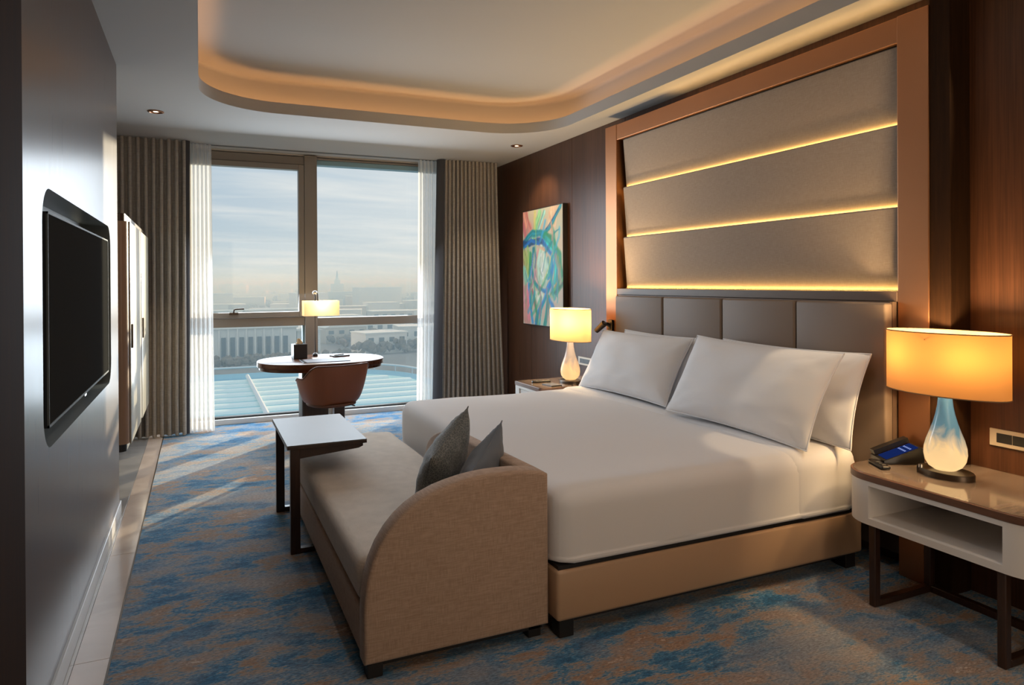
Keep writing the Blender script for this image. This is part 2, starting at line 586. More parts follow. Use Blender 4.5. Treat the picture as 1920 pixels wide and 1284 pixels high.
def shade_mat(name, col, tcol, tl=0.6):
    """lamp shade fabric: diffuse + translucent"""
    m = bpy.data.materials.new(name); m.use_nodes = True
    t = m.node_tree; t.nodes.clear()
    df = N(t, 'ShaderNodeBsdfDiffuse'); df.inputs[0].default_value = (*col, 1)
    tr = N(t, 'ShaderNodeBsdfTranslucent'); tr.inputs[0].default_value = (*tcol, 1)
    mx = N(t, 'ShaderNodeMixShader'); mx.inputs[0].default_value = tl
    t.links.new(df.outputs[0], mx.inputs[1]); t.links.new(tr.outputs[0], mx.inputs[2])
    o = N(t, 'ShaderNodeOutputMaterial'); t.links.new(mx.outputs[0], o.inputs[0])
    return m


def swirl_glass(name, blue, cream, top_z, glow):
    """hand-blown glass lamp body: blue clouding towards the neck, cream below; thin and lit from within"""
    m, t, b, o = principled(name)
    L = t.links.new
    tc = N(t, 'ShaderNodeTexCoord')
    sep = N(t, 'ShaderNodeSeparateXYZ'); L(tc.outputs['Object'], sep.inputs[0])
    nz = N(t, 'ShaderNodeTexNoise'); nz.inputs['Scale'].default_value = 13; nz.inputs['Detail'].default_value = 6; nz.inputs['Distortion'].default_value = 1.2
    mp = N(t, 'ShaderNodeMapping'); mp.inputs['Scale'].default_value = (1, 1, 0.55); mp.inputs['Rotation'].default_value = (0.3, 0.4, 0)
    L(tc.outputs['Object'], mp.inputs[0]); L(mp.outputs[0], nz.inputs['Vector'])
    mr = N(t, 'ShaderNodeMapRange'); mr.inputs['From Min'].default_value = top_z * 0.16; mr.inputs['From Max'].default_value = top_z * 0.86
    L(sep.outputs['Z'], mr.inputs['Value'])
    ad = N(t, 'ShaderNodeMath', operation='MULTIPLY_ADD'); ad.inputs[1].default_value = 1.1
    sb = N(t, 'ShaderNodeMath', operation='SUBTRACT'); sb.inputs[1].default_value = 0.5
    L(nz.outputs['Fac'], sb.inputs[0]); L(sb.outputs[0], ad.inputs[0]); L(mr.outputs[0], ad.inputs[2])
    cr = N(t, 'ShaderNodeValToRGB')
    cr.color_ramp.elements[0].position = 0.25; cr.color_ramp.elements[0].color = (*cream, 1)
    cr.color_ramp.elements[1].position = 0.75; cr.color_ramp.elements[1].color = (*blue, 1)
    e = cr.color_ramp.elements.new(0.5); e.color = (*[0.5 * (a + c) for a, c in zip(blue, cream)], 1)
    L(ad.outputs[0], cr.inputs[0])
    L(cr.outputs[0], b.inputs['Base Color'])
    b.inputs['Roughness'].default_value = 0.06
    b.inputs['Coat Weight'].default_value = 0.6
    b.inputs['Coat Roughness'].default_value = 0.03
    tl = N(t, 'ShaderNodeBsdfTranslucent'); L(cr.outputs[0], tl.inputs[0])
    mx = N(t, 'ShaderNodeMixShader'); mx.inputs[0].default_value = 0.45
    L(b.outputs[0], mx.inputs[1]); L(tl.outputs[0], mx.inputs[2])
    L(mx.outputs[0], o.inputs[0])
    return m


M = {}
M['wall_wood'] = wood('dark_walnut_veneer', (0.040, 0.0165, 0.0085), (0.092, 0.038, 0.019), rough=0.36, spec=0.38, scale=(22, 22, 0.5))
M['left_wood'] = wood('satin_walnut_veneer', (0.046, 0.024, 0.013), (0.095, 0.050, 0.028), rough=0.29, scale=(26, 26, 0.5), spec=0.42)
M['jamb'] = wood('jamb_walnut', (0.016, 0.007, 0.003), (0.030, 0.013, 0.005), rough=0.85, spec=0.08)
M['ceiling'] = plain('ceiling_paint', (0.45, 0.445, 0.435), rough=0.9, spec=0.2)
M['plaster'] = plain('wall_paint', (0.45, 0.42, 0.38), rough=0.9, spec=0.2)
M['copper'] = plain('brushed_copper', (0.44, 0.21, 0.105), rough=0.45, metal=1.0, bump=0.03, bscale=60, var=0.08, vscale=3)
M['panel'] = linen('taupe_wall_upholstery', (0.33, 0.265, 0.215), (0.40, 0.33, 0.27), scale=420, rough=0.9, bump=0.1)
M['headboard'] = plain('taupe_leather', (0.225, 0.165, 0.122), rough=0.52, bump=0.12, bscale=350, spec=0.35)
M['ledge'] = plain('bronze_ledge', (0.13, 0.085, 0.06), rough=0.4)
M['cove_led'] = emitter('cove_led', (1.0, 0.45, 0.15), E_COVE)
M['strip_led'] = emitter('strip_led', (1.0, 0.58, 0.16), E_STRIP)
M['floor'] = marble('grey_marble', (0.42, 0.385, 0.35), (0.34, 0.31, 0.285), rough=0.14, scale=1.6)
M['strip_marble'] = marble('cream_marble', (0.60, 0.50, 0.43), (0.50, 0.41, 0.35), rough=0.16, scale=1.3)
M['carpet'] = carpet_mat()
M['skirting'] = plain('grey_stone_skirting', (0.40, 0.375, 0.35), rough=0.35)
M['alu'] = plain('bronze_aluminium', (0.25, 0.22, 0.19), rough=0.42, metal=0.35, spec=0.4)
M['alu_dark'] = plain('dark_gasket', (0.03, 0.03, 0.03), rough=0.6)
M['sill'] = plain('white_sill', (0.70, 0.70, 0.70), rough=0.45)
M['glass'] = glass_pane('window_glass')
M['blind'] = plain('blue_grey_blind_box', (0.24, 0.40, 0.48), rough=0.5)
M['curtain'] = linen('taupe_drape', (0.31, 0.285, 0.255), (0.47, 0.435, 0.39), scale=300, rough=0.85, bump=0.15)
M['lining'] = plain('dark_lining', (0.055, 0.055, 0.062), rough=0.9)
M['sheer'] = sheer_mat('white_voile', (0.96, 0.95, 0.94), 0.66)
M['duvet'] = plain('white_cotton', (0.76, 0.75, 0.755), rough=0.85, spec=0.2, bump=0.10, bscale=28, sheen=0.1)
M['pillow'] = plain('white_percale', (0.80, 0.80, 0.815), rough=0.8, spec=0.2, bump=0.10, bscale=22, sheen=0.1)
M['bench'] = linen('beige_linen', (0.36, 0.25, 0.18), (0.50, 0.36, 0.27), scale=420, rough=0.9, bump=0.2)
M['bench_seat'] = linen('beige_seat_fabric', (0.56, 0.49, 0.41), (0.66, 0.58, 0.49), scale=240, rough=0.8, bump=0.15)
M['bed_base'] = plain('tan_leather', (0.46, 0.30, 0.185), rough=0.42, bump=0.08, bscale=300, spec=0.4)
M['black_wood'] = plain('black_wood', (0.012, 0.010, 0.009), rough=0.45)
M['dark_wood'] = wood('dark_brown_wood', (0.022, 0.010, 0.006), (0.050, 0.022, 0.012), rough=0.32, scale=(14, 14, 1.2), axis='z')
M['desk_wood'] = wood('red_brown_gloss_wood', (0.045, 0.016, 0.008), (0.11, 0.040, 0.018), rough=0.28, scale=(12, 12, 2.0), axis='x', coat=0.03, spec=0.3)
M['table_top'] = plain('grey_laminate', (0.11, 0.10, 0.09), rough=0.45, spec=0.25, var=0.08, vscale=3)
M['night_top'] = wood('grey_brown_gloss_veneer', (0.14, 0.105, 0.082), (0.235, 0.18, 0.145), rough=0.10, scale=(10, 10, 1.2), axis='x', coat=0.5, rvar=0.02)
M['night_edge'] = wood('walnut_edge', (0.11, 0.052, 0.03), (0.18, 0.085, 0.05), rough=0.35, axis='y')
M['lacquer'] = plain('white_lacquer', (0.80, 0.76, 0.72), rough=0.35)
M['cream_lacquer'] = plain('cream_lacquer', (0.37, 0.34, 0.27), rough=0.3, coat=0.1)
M['cabinet_side'] = plain('taupe_cabinet_side', (0.33, 0.22, 0.155), rough=0.35)
M['chrome'] = plain('polished_steel', (0.6, 0.58, 0.56), rough=0.15, metal=1.0)
M['bronze'] = plain('dark_bronze', (0.10, 0.075, 0.055), rough=0.35, metal=0.8)
M['black'] = plain('black_plastic', (0.012, 0.012, 0.013), rough=0.3)
M['screen'] = plain('matte_screen', (0.030, 0.030, 0.029), rough=0.8, spec=0.0)
M['leather'] = plain('cognac_leather', (0.235, 0.075, 0.030), rough=0.45, bump=0.12, bscale=260)
M['leather_dark'] = plain('dark_brown_leather', (0.115, 0.042, 0.022), rough=0.5, bump=0.1, bscale=260)
M['cushion_a'] = None
M['cushion_b'] = plain('slate_cotton', (0.13, 0.155, 0.19), rough=0.9, bump=0.15, bscale=180, sheen=0.2)
M['navy'] = plain('navy_leather', (0.085, 0.095, 0.13), rough=0.5)
M['white'] = plain('white_paper', (0.75, 0.72, 0.66), rough=0.8)
M['tissue'] = plain('tissue_paper', (0.80, 0.62, 0.42), rough=0.9)
M['plate'] = plain('pale_gold_plate', (0.58, 0.50, 0.40), rough=0.35, metal=0.2)
M['shade'] = shade_mat('cream_shade_fabric', (0.62, 0.46, 0.28), (0.120, 0.056, 0.0145))
M['shade_far_glow'] = shade_mat('far_shade_glow_tint', (0.66, 0.54, 0.38), (0.185, 0.122, 0.062))  # near shade's fabric again, its paler glow put into the colour
M['shade_desk'] = shade_mat('linen_shade_fabric', (0.70, 0.58, 0.40), (0.55, 0.40, 0.22))
M['bulb'] = emitter('warm_bulb', (1.0, 0.75, 0.45), 6.0)
M['keys'] = emitter('phone_display', (0.02, 0.05, 0.28), 0.35)
M['key_marks'] = emitter('phone_key_marks', (0.35, 0.45, 0.95), 0.7)


def pattern_fabric():
    m, t, b, o = principled('patterned_weave')
    L = t.links.new
    tc = N(t, 'ShaderNodeTexCoord')
    mp = N(t, 'ShaderNodeMapping'); mp.inputs['Rotation'].default_value = (0, 0, PI / 4); mp.inputs['Scale'].default_value = (70, 70, 70)
    L(tc.outputs['Object'], mp.inputs[0])
    v = N(t, 'ShaderNodeTexVoronoi', feature='DISTANCE_TO_EDGE')
    v.inputs['Scale'].default_value = 1.0
    L(mp.outputs[0], v.inputs['Vector'])
    cr = N(t, 'ShaderNodeValToRGB')
    cr.color_ramp.elements[0].position = 0.02; cr.color_ramp.elements[0].color = (0.21, 0.225, 0.22, 1)
    cr.color_ramp.elements[1].position = 0.10; cr.color_ramp.elements[1].color = (0.085, 0.10, 0.105, 1)
    L(v.outputs['Distance'], cr.inputs[0]); L(cr.outputs[0], b.inputs['Base Color'])
    b.inputs['Roughness'].default_value = 0.9
    b.inputs['Sheen Weight'].default_value = 0.3
    nb = N(t, 'ShaderNodeTexNoise'); nb.inputs['Scale'].default_value = 300
    L(tc.outputs['Object'], nb.inputs['Vector'])
    bp = N(t, 'ShaderNodeBump'); bp.inputs['Strength'].default_value = 0.4; bp.inputs['Distance'].default_value = 0.002
    L(nb.outputs['Fac'], bp.inputs['Height']); L(bp.outputs[0], b.inputs['Normal'])
    return m


M['cushion_a'] = pattern_fabric()

# ================================================================== the room
CEIL = 2.94
WX = 3.40          # right wall
LX = -0.49         # face of the TV partition
WY = 8.02          # window plane
ENDY = 5.20        # end of the TV partition
BACKY = -1.6

# floor slab (marble) with the cream border strip beside the carpet
f = MB(); f.box(-1.3, 3.6, BACKY - 0.1, 8.3, -0.25, -0.006)
floor = f.build('floor', M['floor'], smooth=False); tag(floor, kind='structure')
y = BACKY
while y < 8.0:
    y1 = min(y + 1.2, 7.98)
    s = MB(); s.box(-0.462, -0.338, y + 0.001, y1 - 0.001, -0.008, 0.0, 0.0008, 1)
    s.build('stone_border', M['strip_marble'], floor, smooth=False)
    for (xa, xb) in ((-1.2, -0.464),):
        s = MB(); s.box(xa, xb, y + 0.001, y1 - 0.001, -0.008, -0.0005, 0.0008, 1)
        s.build('stone_tile', M['floor'], floor, smooth=False)
    y += 1.2
# brass edge strip between stone and carpet
s = MB(); s.box(-0.337, -0.331, BACKY, 7.97, -0.01, 0.004)
s.build('edge_strip', M['bronze'], floor, smooth=False)

c = MB(); c.box(-0.331, WX - 0.005, BACKY, 7.975, -0.02, 0.0)
carpet = c.build('carpet', M['carpet'], smooth=False)
tag(carpet, 'fitted carpet with mottled blue, rust and grey abstract pattern', 'carpet')

# TV partition with rounded niche
NY0, NY1, NZ0, NZ1 = 2.815, 4.80, 0.92, 1.845
niche = rrect(NY0, NY1, NZ0, NZ1, 0.13, 8)
wl = MB()
wl.add(wall_with_hole([(BACKY, 0.085), (ENDY, 0.085), (ENDY, CEIL), (BACKY, CEIL)], niche, LX))
m = bmesh.new()
D = 0.13
va = [m.verts.new((LX, p[0], p[1])) for p in niche]; vb = [m.verts.new((LX - D, p[0], p[1])) for p in niche]
for i in range(len(niche)):
    m.faces.new((va[i], va[(i + 1) % len(niche)], vb[(i + 1) % len(niche)], vb[i]))
m.faces.new(vb)
bmesh.ops.recalc_face_normals(m, faces=m.faces[:])
niche_bm = m
wl.box(LX - 0.3, LX - D - 0.005, BACKY, ENDY, 0.0, CEIL)
wl.box(LX - D - 0.01, LX - 0.0005, ENDY - 0.004, ENDY, 0.0, CEIL)
bmesh.ops.remove_doubles(wl.bm, verts=wl.bm.verts[:], dist=0.0002)
wall_left = wl.build('wall_left', M['left_wood'], smooth=False); tag(wall_left, kind='structure')
nb = MB(); nb.add(niche_bm)
nb.build('niche_lining', plain('niche_grey_lacquer', (0.17, 0.19, 0.19), rough=0.4), wall_left, angle=30)
b_ = MB(); b_.box(LX - 0.02, LX + 0.012, BACKY, ENDY + 0.002, 0.0, 0.085, 0.003, 1)
bl = b_.build('baseboard_left', M['skirting'], smooth=False); tag(bl, kind='structure')

# dark jamb close to the camera
j = MB(); j.box(LX, -0.40, 1.15, 2.073, 0.0, CEIL, 0.004, 1)
tag(j.build('trim_1', M['jamb'], smooth=False), kind='structure')

# alcove wall behind the minibar, right wall, back wall
w = MB(); w.box(-1.30, -1.20, ENDY - 0.05, 8.3, 0, CEIL); w.box(-1.30, LX - 0.3, ENDY - 0.15, ENDY - 0.05, 0, CEIL)
tag(w.build('wall_alcove', M['plaster'], smooth=False), kind='structure')
w = MB(); w.box(WX + 0.006, WX + 0.12, BACKY, 8.3, 0, CEIL + 0.4)
wall_right = w.build('wall_right', M['jamb'], smooth=False); tag(wall_right, kind='structure')
seams = [BACKY, -0.6, 0.35, 1.30, 2.32, 5.10, 6.05, 7.0, 8.25]
for a, b in zip(seams, seams[1:]):
    p = MB(); p.box(WX - 0.006, WX + 0.008, a + 0.0015, b - 0.0015, 0.0, CEIL, 0.0015, 1)
    p.build('veneer_panel', M['wall_wood'], wall_right, smooth=False)
w = MB(); w.box(3.246, WX - 0.007, 2.135, 2.2375, 0.0, CEIL, 0.002, 1)
tag(w.build('trim_2', M['jamb'], smooth=False), kind='structure')
w = MB(); w.box(-0.8, 3.5, BACKY - 0.12, BACKY, 0, CEIL + 0.4)
tag(w.build('wall_back', M['plaster'], smooth=False), kind='structure')
# window wall: piers left and right of the glazing and the strip above it
w = MB()
w.box(-1.3, -0.22, 8.0, 8.3, 0, CEIL + 0.4); w.box(2.80, 3.6, 8.0, 8.3, 0, CEIL + 0.4)
w.box(-0.22, 2.80, 8.0, 8.3, 2.915, CEIL + 0.4)
tag(w.build('wall_window', M['plaster'], smooth=False), kind='structure')

# ------------------------------------------------------------------ ceiling with cove
CX0, CX1, CY0, CY1, CR = 0.0, 3.10, 0.55, 6.155, 0.62
lip = rrect(CX0, CX1, CY0, CY1, CR, 16)
LIPT = 3.035       # top of the lip
SET = 0.15         # set-back of the cove wall behind the lip
UP = 3.255         # upper ceiling
back = rrect(CX0 - SET, CX1 + SET, CY0 - SET, CY1 + SET, CR + SET, 16)
cm = MB()
m = bmesh.new()
outer = [(-1.3, BACKY - 0.1), (3.6, BACKY - 0.1), (3.6, 8.3), (-1.3, 8.3)]
vo = [m.verts.new((p[0], p[1], CEIL)) for p in outer]
vi = [m.verts.new((p[0], p[1], CEIL)) for p in lip]
es = [m.edges.new((vo[i], vo[(i + 1) % 4])) for i in range(4)] + [m.edges.new((vi[i], vi[(i + 1) % len(vi)])) for i in range(len(vi))]
bmesh.ops.triangle_fill(m, edges=es, use_beauty=True)
n = len(lip)
THK = 0.018
lip_out = rrect(CX0 - THK, CX1 + THK, CY0 - THK, CY1 + THK, CR + THK, 16)
def ring(pts, z): return [m.verts.new((p[0], p[1], z)) for p in pts]
r1 = ring(lip, LIPT); r2 = ring(lip_out, LIPT); r3 = ring(lip_out, CEIL + 0.025); r4 = ring(back, CEIL + 0.025)
# rounded top of the cove wall
rr = [r4]
CO = 0.03
for k in range(0, 5):
    a = k / 4 * PI / 2
    off = SET - CO * (1 - math.cos(a))
    rr.append(ring(rrect(CX0 - off, CX1 + off, CY0 - off, CY1 + off, CR + off, 16), UP - CO + CO * math.sin(a)))
seq = [vi, r1, r2, r3] + rr
for a, b in zip(seq, seq[1:]):
    for i in range(n):
        m.faces.new((a[i], a[(i + 1) % n], b[(i + 1) % n], b[i]))
m.faces.new(rr[-1])
bmesh.ops.recalc_face_normals(m, faces=m.faces[:])
cm.add(m)
cm.box(-1.3, 3.6, BACKY - 0.1, 8.3, UP + 0.03, UP + 0.1)
ceiling = cm.build('ceiling', M['ceiling'], angle=30); tag(ceiling, kind='structure')
# LED strip lying on the ledge behind the lip
def strip_ring(off0, off1, z):
    a = rrect(CX0 - off0, CX1 + off0, CY0 - off0, CY1 + off0, CR + off0, 10)
    b = rrect(CX0 - off1, CX1 + off1, CY0 - off1, CY1 + off1, CR + off1, 10)
    k = len(a)
    return [(p[0], p[1], z) for p in a] + [(p[0], p[1], z) for p in b], [(i, (i + 1) % k, k + (i + 1) % k, k + i) for i in range(k)]
v_, f_ = strip_ring(0.045, 0.075, CEIL + 0.034)
mesh_obj('led_strip', v_, f_, M['cove_led'], ceiling, smooth=False)

# ------------------------------------------------------------------ window
win = bpy.data.objects.new('window_1', None); COL.objects.link(win); tag(win, kind='structure')
win.location = (0, 0, 0)
def wbox(name, x0, x1, y0, y1, z0, z1, mat, parent=win, bev=0.003):
    q = MB(); q.box(x0, x1, y0, y1, z0, z1, bev, 1)
    return q.build(name, mat, parent, smooth=False)
wbox('sill', -0.24, 2.82, 7.975, 8.20, 0.0, 0.055, M['sill'])
wbox('head_rail', -0.24, 1.10, WY - 0.02, WY + 0.10, 2.825, 2.925, M['alu'])
wbox('head_rail', 1.10, 2.82, WY - 0.02, WY + 0.10, 2.893, 2.925, M['alu'])
wbox('mullion', 1.068, 1.205, WY - 0.05, WY + 0.12, 0.055, 2.93, M['alu'])
wbox('side_post', -0.24, -0.15, WY - 0.02, WY + 0.10, 0.055, 2.93, M['alu'])
wbox('side_post', 2.72, 2.82, WY - 0.02, WY + 0.10, 0.055, 2.93, M['alu'])
wbox('transom', -0.15, 1.068, WY - 0.03, WY + 0.10, 1.035, 1.130, M['alu'])
wbox('transom', 1.205, 2.72, WY - 0.03, WY + 0.10, 1.022, 1.115, M['alu'])
wbox('bottom_rail', -0.15, 1.068, WY, WY + 0.08, 0.055, 0.075, M['alu_dark'])
wbox('bottom_rail', 1.205, 2.72, WY, WY + 0.08, 0.055, 0.075, M['alu_dark'])
wbox('glass_edge_reflection', 1.045, 1.068, WY + 0.0, WY + 0.08, 0.075, 1.035, M['blind'])  # blue strip coloured as the reflection along the glass edge
wbox('blind_box', 1.205, 2.72, WY + 0.0, WY + 0.12, 2.838, 2.893, M['blind'])
# opening sash in the upper left light
sash = wbox('sash', -0.13, -0.07, WY - 0.045, WY + 0.05, 1.133, 2.822, M['alu'])
for (x0, x1, z0, z1) in ((1.005, 1.066, 1.133, 2.822), (-0.07, 1.005, 1.133, 1.192), (-0.07, 1.005, 2.762, 2.822)):
    wbox('sash_rail', x0, x1, WY - 0.045, WY + 0.05, z0, z1, M['alu'], sash)
h = MB()
h.box(0.285, 0.375, WY - 0.062, WY - 0.045, 1.168, 1.196, 0.003, 1)
h.tube([(0.33, WY - 0.055, 1.19), (0.33, WY - 0.085, 1.205), (0.33, WY - 0.10, 1.222), (0.345, WY - 0.10, 1.232), (0.43, WY - 0.10, 1.234)], 0.009, 8)
h.build('handle', M['bronze'], sash)
for (x0, x1, z0, z1, yy) in ((-0.07, 1.005, 1.192, 2.762, WY + 0.01), (1.205, 2.72, 1.115, 2.848, WY + 0.05), (-0.15, 1.045, 0.075, 1.035, WY + 0.05), (1.205, 2.72, 0.075, 1.022, WY + 0.05)):
    mesh_obj('glass_pane', [(x0, yy, z0), (x1, yy, z0), (x1, yy, z1), (x0, yy, z1)], [(0, 1, 2, 3)], M['glass'], win, smooth=False)

# ceiling slot diffuser in front of the window
sl = thing('slot_diffuser', 'long narrow linear air slot in the ceiling above the window', 'air vent', (1.5, 7.80, CEIL))
q = MB(); q.box(-1.52, 1.45, -0.03, 0.03, -0.004, -0.001); q.build('frame', M['ceiling'], sl, smooth=False)
for dy in (-0.014, 0.014):
    q = MB(); q.box(-1.50, 1.43, dy - 0.008, dy + 0.008, -0.0055, -0.0035); q.build('slot', M['alu_dark'], sl, smooth=False)

# ------------------------------------------------------------------ recessed downlights
def downlight(x, y, label, power=P_DOWN, cone=78):
    t_ = thing('recessed_downlight', label, 'ceiling light', (x, y, CEIL))
    r_ = MB(); r_.lathe([(0.062, -0.001), (0.062, -0.006), (0.050, -0.009), (0.044, -0.004), (0.044, 0.0)], cap=False, n=28)
    r_.build('trim_ring', plain_copper_ring, t_)
    b2 = MB(); b2.lathe([(0.002, -0.0025), (0.030, -0.0025), (0.042, -0.0015)], n=24)
    b2.build('reflector', M['copper'], t_)
    b3 = MB(); b3.lathe([(0.001, -0.0045), (0.016, -0.0040), (0.020, -0.003)], n=20)
    b3.build('lamp', M['bulb'], t_)
    l = bpy.data.lights.new('downlight_beam', 'SPOT'); l.energy = power; l.color = (1.0, 0.74, 0.46)
    l.spot_size = math.radians(cone); l.spot_blend = 0.6 if cone > 60 else 0.22; l.shadow_soft_size = 0.03
    lo = bpy.data.objects.new('downlight_beam', l); COL.objects.link(lo); lo.parent = t_
    lo.location = (0, 0, -0.03)
    return t_
plain_copper_ring = plain('copper_trim', (0.45, 0.22, 0.12), rough=0.3, metal=1.0)
downlight(-0.325, 6.47, 'small copper-rimmed ceiling downlight above the cream cabinet, left of the cove', 60)
downlight(3.05, 6.62, 'small copper-rimmed ceiling downlight near the right wall, in front of the curtain', 48, 112)

# out-of-view ceiling lights added to brighten the room
# four wide fill lights added in the raised ceiling over the near half of the bed
for (x_, y_, w_) in ((0.75, 2.7, 'above the bench'), (2.35, 2.3, 'above the near edge of the bed'), (0.75, 1.2, 'above the foot passage by the television'), (2.35, 0.9, 'above the near nightstand')):
    d_ = downlight(x_, y_, 'unseen wide fill light added in the raised ceiling ' + w_, P_WIDE * (0.9 if y_ < 2 else 0.55))
    d_.location.z = UP
    for ch_ in d_.children:
        if ch_.type == 'LIGHT':
            ch_.data.spot_size = math.radians(140); ch_.data.spot_blend = 1.0; ch_.data.color = (1.0, 0.76, 0.56) if y_ < 2.0 else (0.90, 0.95, 1.0)
nl_ = downlight(3.235, 1.93, 'narrow warm ceiling downlight straight above the near nightstand', 70, 22)
for ch_ in nl_.children:
    if ch_.type == 'LIGHT':      # gimbal turned towards the pillows
        ch_.rotation_euler = (Vector((2.93, 2.56, 1.0)) - Vector((3.235, 1.93, CEIL - 0.03))).to_track_quat('-Z', 'Y').to_euler()
downlight(0.9, -0.3, 'ceiling fill light added at the entry end of the room, behind the viewpoint on the left', P_DOWN * 3.2)  # this pair is added behind the camera as unseen fill
downlight(2.3, -0.3, 'ceiling fill light added at the entry end of the room, behind the viewpoint on the right', P_DOWN * 3.2)

# ================================================================== curtains

def drape(name, label, top, bot, z0, z1, folds, amp, mat, group, lining=None, seed=0, nz=26, thick=False):
    """top, bot: ((x0,y0),(x1,y1)) end points of the hanging line"""
    rnd = random.Random(seed)
    n = folds * 10
    ph = [rnd.uniform(-0.25, 0.25) for _ in range(folds + 2)]
    am = [rnd.uniform(0.75, 1.2) for _ in range(folds + 2)]
    verts, faces = [], []
    for j in range(nz + 1):
        t = j / nz
        z = z1 + (z0 - z1) * t
        for i in range(n + 1):
            s = i / n
            k = s * folds
            fi = int(min(k, folds - 1e-6))
            fr = k - fi
            pf = ph[fi] * (1 - fr) + ph[fi + 1] * fr
            af = am[fi] * (1 - fr) + am[fi + 1] * fr
            ang = 2 * PI * k + pf * (0.6 + 0.8 * t)
            xa = top[0][0] + (top[1][0] - top[0][0]) * s; ya = top[0][1] + (top[1][1] - top[0][1]) * s
            xb = bot[0][0] + (bot[1][0] - bot[0][0]) * s; yb = bot[0][1] + (bot[1][1] - bot[0][1]) * s
            e = t * t * 0.55 + t * 0.45
            x = xa + (xb - xa) * e; yv = ya + (yb - ya) * e
            a = amp * af * (0.8 + 0.35 * t)
            dx = 0.18 * a * math.sin(2 * ang)
            wob = 0.006 * t * noise.noise(Vector((s * 7 + seed, z * 1.3, 0)))
            zz = z
            if j == nz: zz = z + 0.006 * math.sin(ang * 1.3)
            verts.append((x + dx + wob, yv + a * math.cos(ang) + wob, zz))
    for j in range(nz):
        for i in range(n):
            a = j * (n + 1) + i
            faces.append((a, a + 1, a + n + 2, a + n + 1))
    o = mesh_obj(name, verts, faces, mat, angle=180)
    tag(o, label, 'curtain', group)
    return o

left = drape('blackout_curtain', 'taupe pleated full-length curtain left of the window, behind the cream cabinet', ((-1.12, 7.64), (-0.10, 7.66)), ((-1.10, 7.60), (-0.115, 7.62)), 0.012, CEIL - 0.004, 15, 0.040, M['curtain'], None, seed=3)
right = drape('blackout_curtain', 'taupe pleated full-length curtain right of the window, beside the painting', ((2.60, 7.68), (3.27, 7.66)), ((2.54, 7.66), (3.345, 7.64)), 0.012, CEIL - 0.004, 14, 0.036, M['curtain'], None, seed=5)
# turned-back dark lining edge of each curtain
def edge_strip(parent, pts_top, pts_bot, z0, z1, mat):
    k = len(pts_top)
    v, fc = [], []
    for j in range(11):
        t = j / 10
        for a, b in zip(pts_top, pts_bot):
            v.append((a[0] + (b[0] - a[0]) * t, a[1] + (b[1] - a[1]) * t, z1 + (z0 - z1) * t))
    for j in range(10):
        for i in range(k - 1):
            a = j * k + i
            fc.append((a, a + 1, a + k + 1, a + k))
    return mesh_obj('lining_edge', v, fc, mat, parent, angle=180)
edge_strip(right, [(2.595, 7.64), (2.56, 7.655), (2.53, 7.69), (2.535, 7.74)], [(2.545, 7.62), (2.50, 7.64), (2.455, 7.68), (2.46, 7.73)], 0.012, CEIL - 0.004, M['lining'])
edge_strip(left, [(-0.155, 7.645), (-0.115, 7.635), (-0.082, 7.65), (-0.085, 7.70)], [(-0.165, 7.615), (-0.13, 7.61), (-0.10, 7.62), (-0.10, 7.68)], 0.012, CEIL - 0.004, M['lining'])

drape('sheer_curtain', 'white sheer voile curtain at the left side of the window', ((-0.11, 7.76), (0.118, 7.76)), ((-0.12, 7.70), (0.135, 7.66)), 0.010, CEIL - 0.004, 6, 0.026, M['sheer'], None, seed=11)
drape('sheer_curtain', 'white sheer voile curtain at the right side of the window', ((2.335, 7.80), (2.56, 7.80)), ((2.30, 7.80), (2.52, 7.80)), 0.010, CEIL - 0.004, 5, 0.024, M['sheer'], None, seed=12)

# ================================================================== headboard wall
PF = 3.24
hw = thing('upholstered_wall_panel', 'tall copper-framed wall panel of three backlit taupe upholstered boards above the bed', 'wall panel', (WX, 3.7, 0))
def hpart(mb, name, mat, smooth=False, **k):
    o = mb.build(name, mat, hw, smooth=smooth, **k)
    o.location = (-WX, -3.7, 0)
    return o
q = MB(); q.box(PF, WX - 0.007, 2.238, 2.405, 0.0, 2.842, 0.004, 2); hpart(q, 'copper_post', M['copper'])
q = MB(); q.box(PF, WX - 0.007, 5.005, 5.180, 0.0, 2.842, 0.004, 2); hpart(q, 'copper_post', M['copper'])
q = MB(); q.box(PF + 0.003, WX - 0.007, 2.405, 5.005, 2.708, 2.840, 0.004, 2); hpart(q, 'copper_rail', M['copper'])
q = MB(); q.box(WX - 0.03, WX - 0.007, 2.405, 5.005, 0.05, 2.72); hpart(q, 'backing_board', M['ledge'])
Z = [1.447, 1.878, 2.300, 2.705]
for k in range(3):
    zb, zt = Z[k], Z[k + 1]
    q = MB()
    # leaning board: proud at its top, receding towards its bottom
    q.prism([(3.300, zb + 0.004), (3.268, zt - 0.008), (3.275, zt), (3.286, zt), (3.335, zb + 0.004)], 'y', 2.412, 4.945, 0.004, 2)
    hpart(q, 'upholstered_board', M['panel'], smooth=True)
# LED strips behind the top edge of the lower boards, shining up onto the foot of the board above
for k, zz in enumerate((Z[0], Z[1], Z[2])):
    x0 = 3.267 if k else 3.262
    v = [(x0 + 0.023, 2.42, zz + 0.0015), (x0 + 0.023, 4.94, zz + 0.0015), (x0 + 0.034, 4.94, zz + 0.0015), (x0 + 0.034, 2.42, zz + 0.0015)]
    o = mesh_obj('led_strip', v, [(0, 1, 2, 3)], M['strip_led'], hw, smooth=False); o.location = (-WX, -3.7, 0)

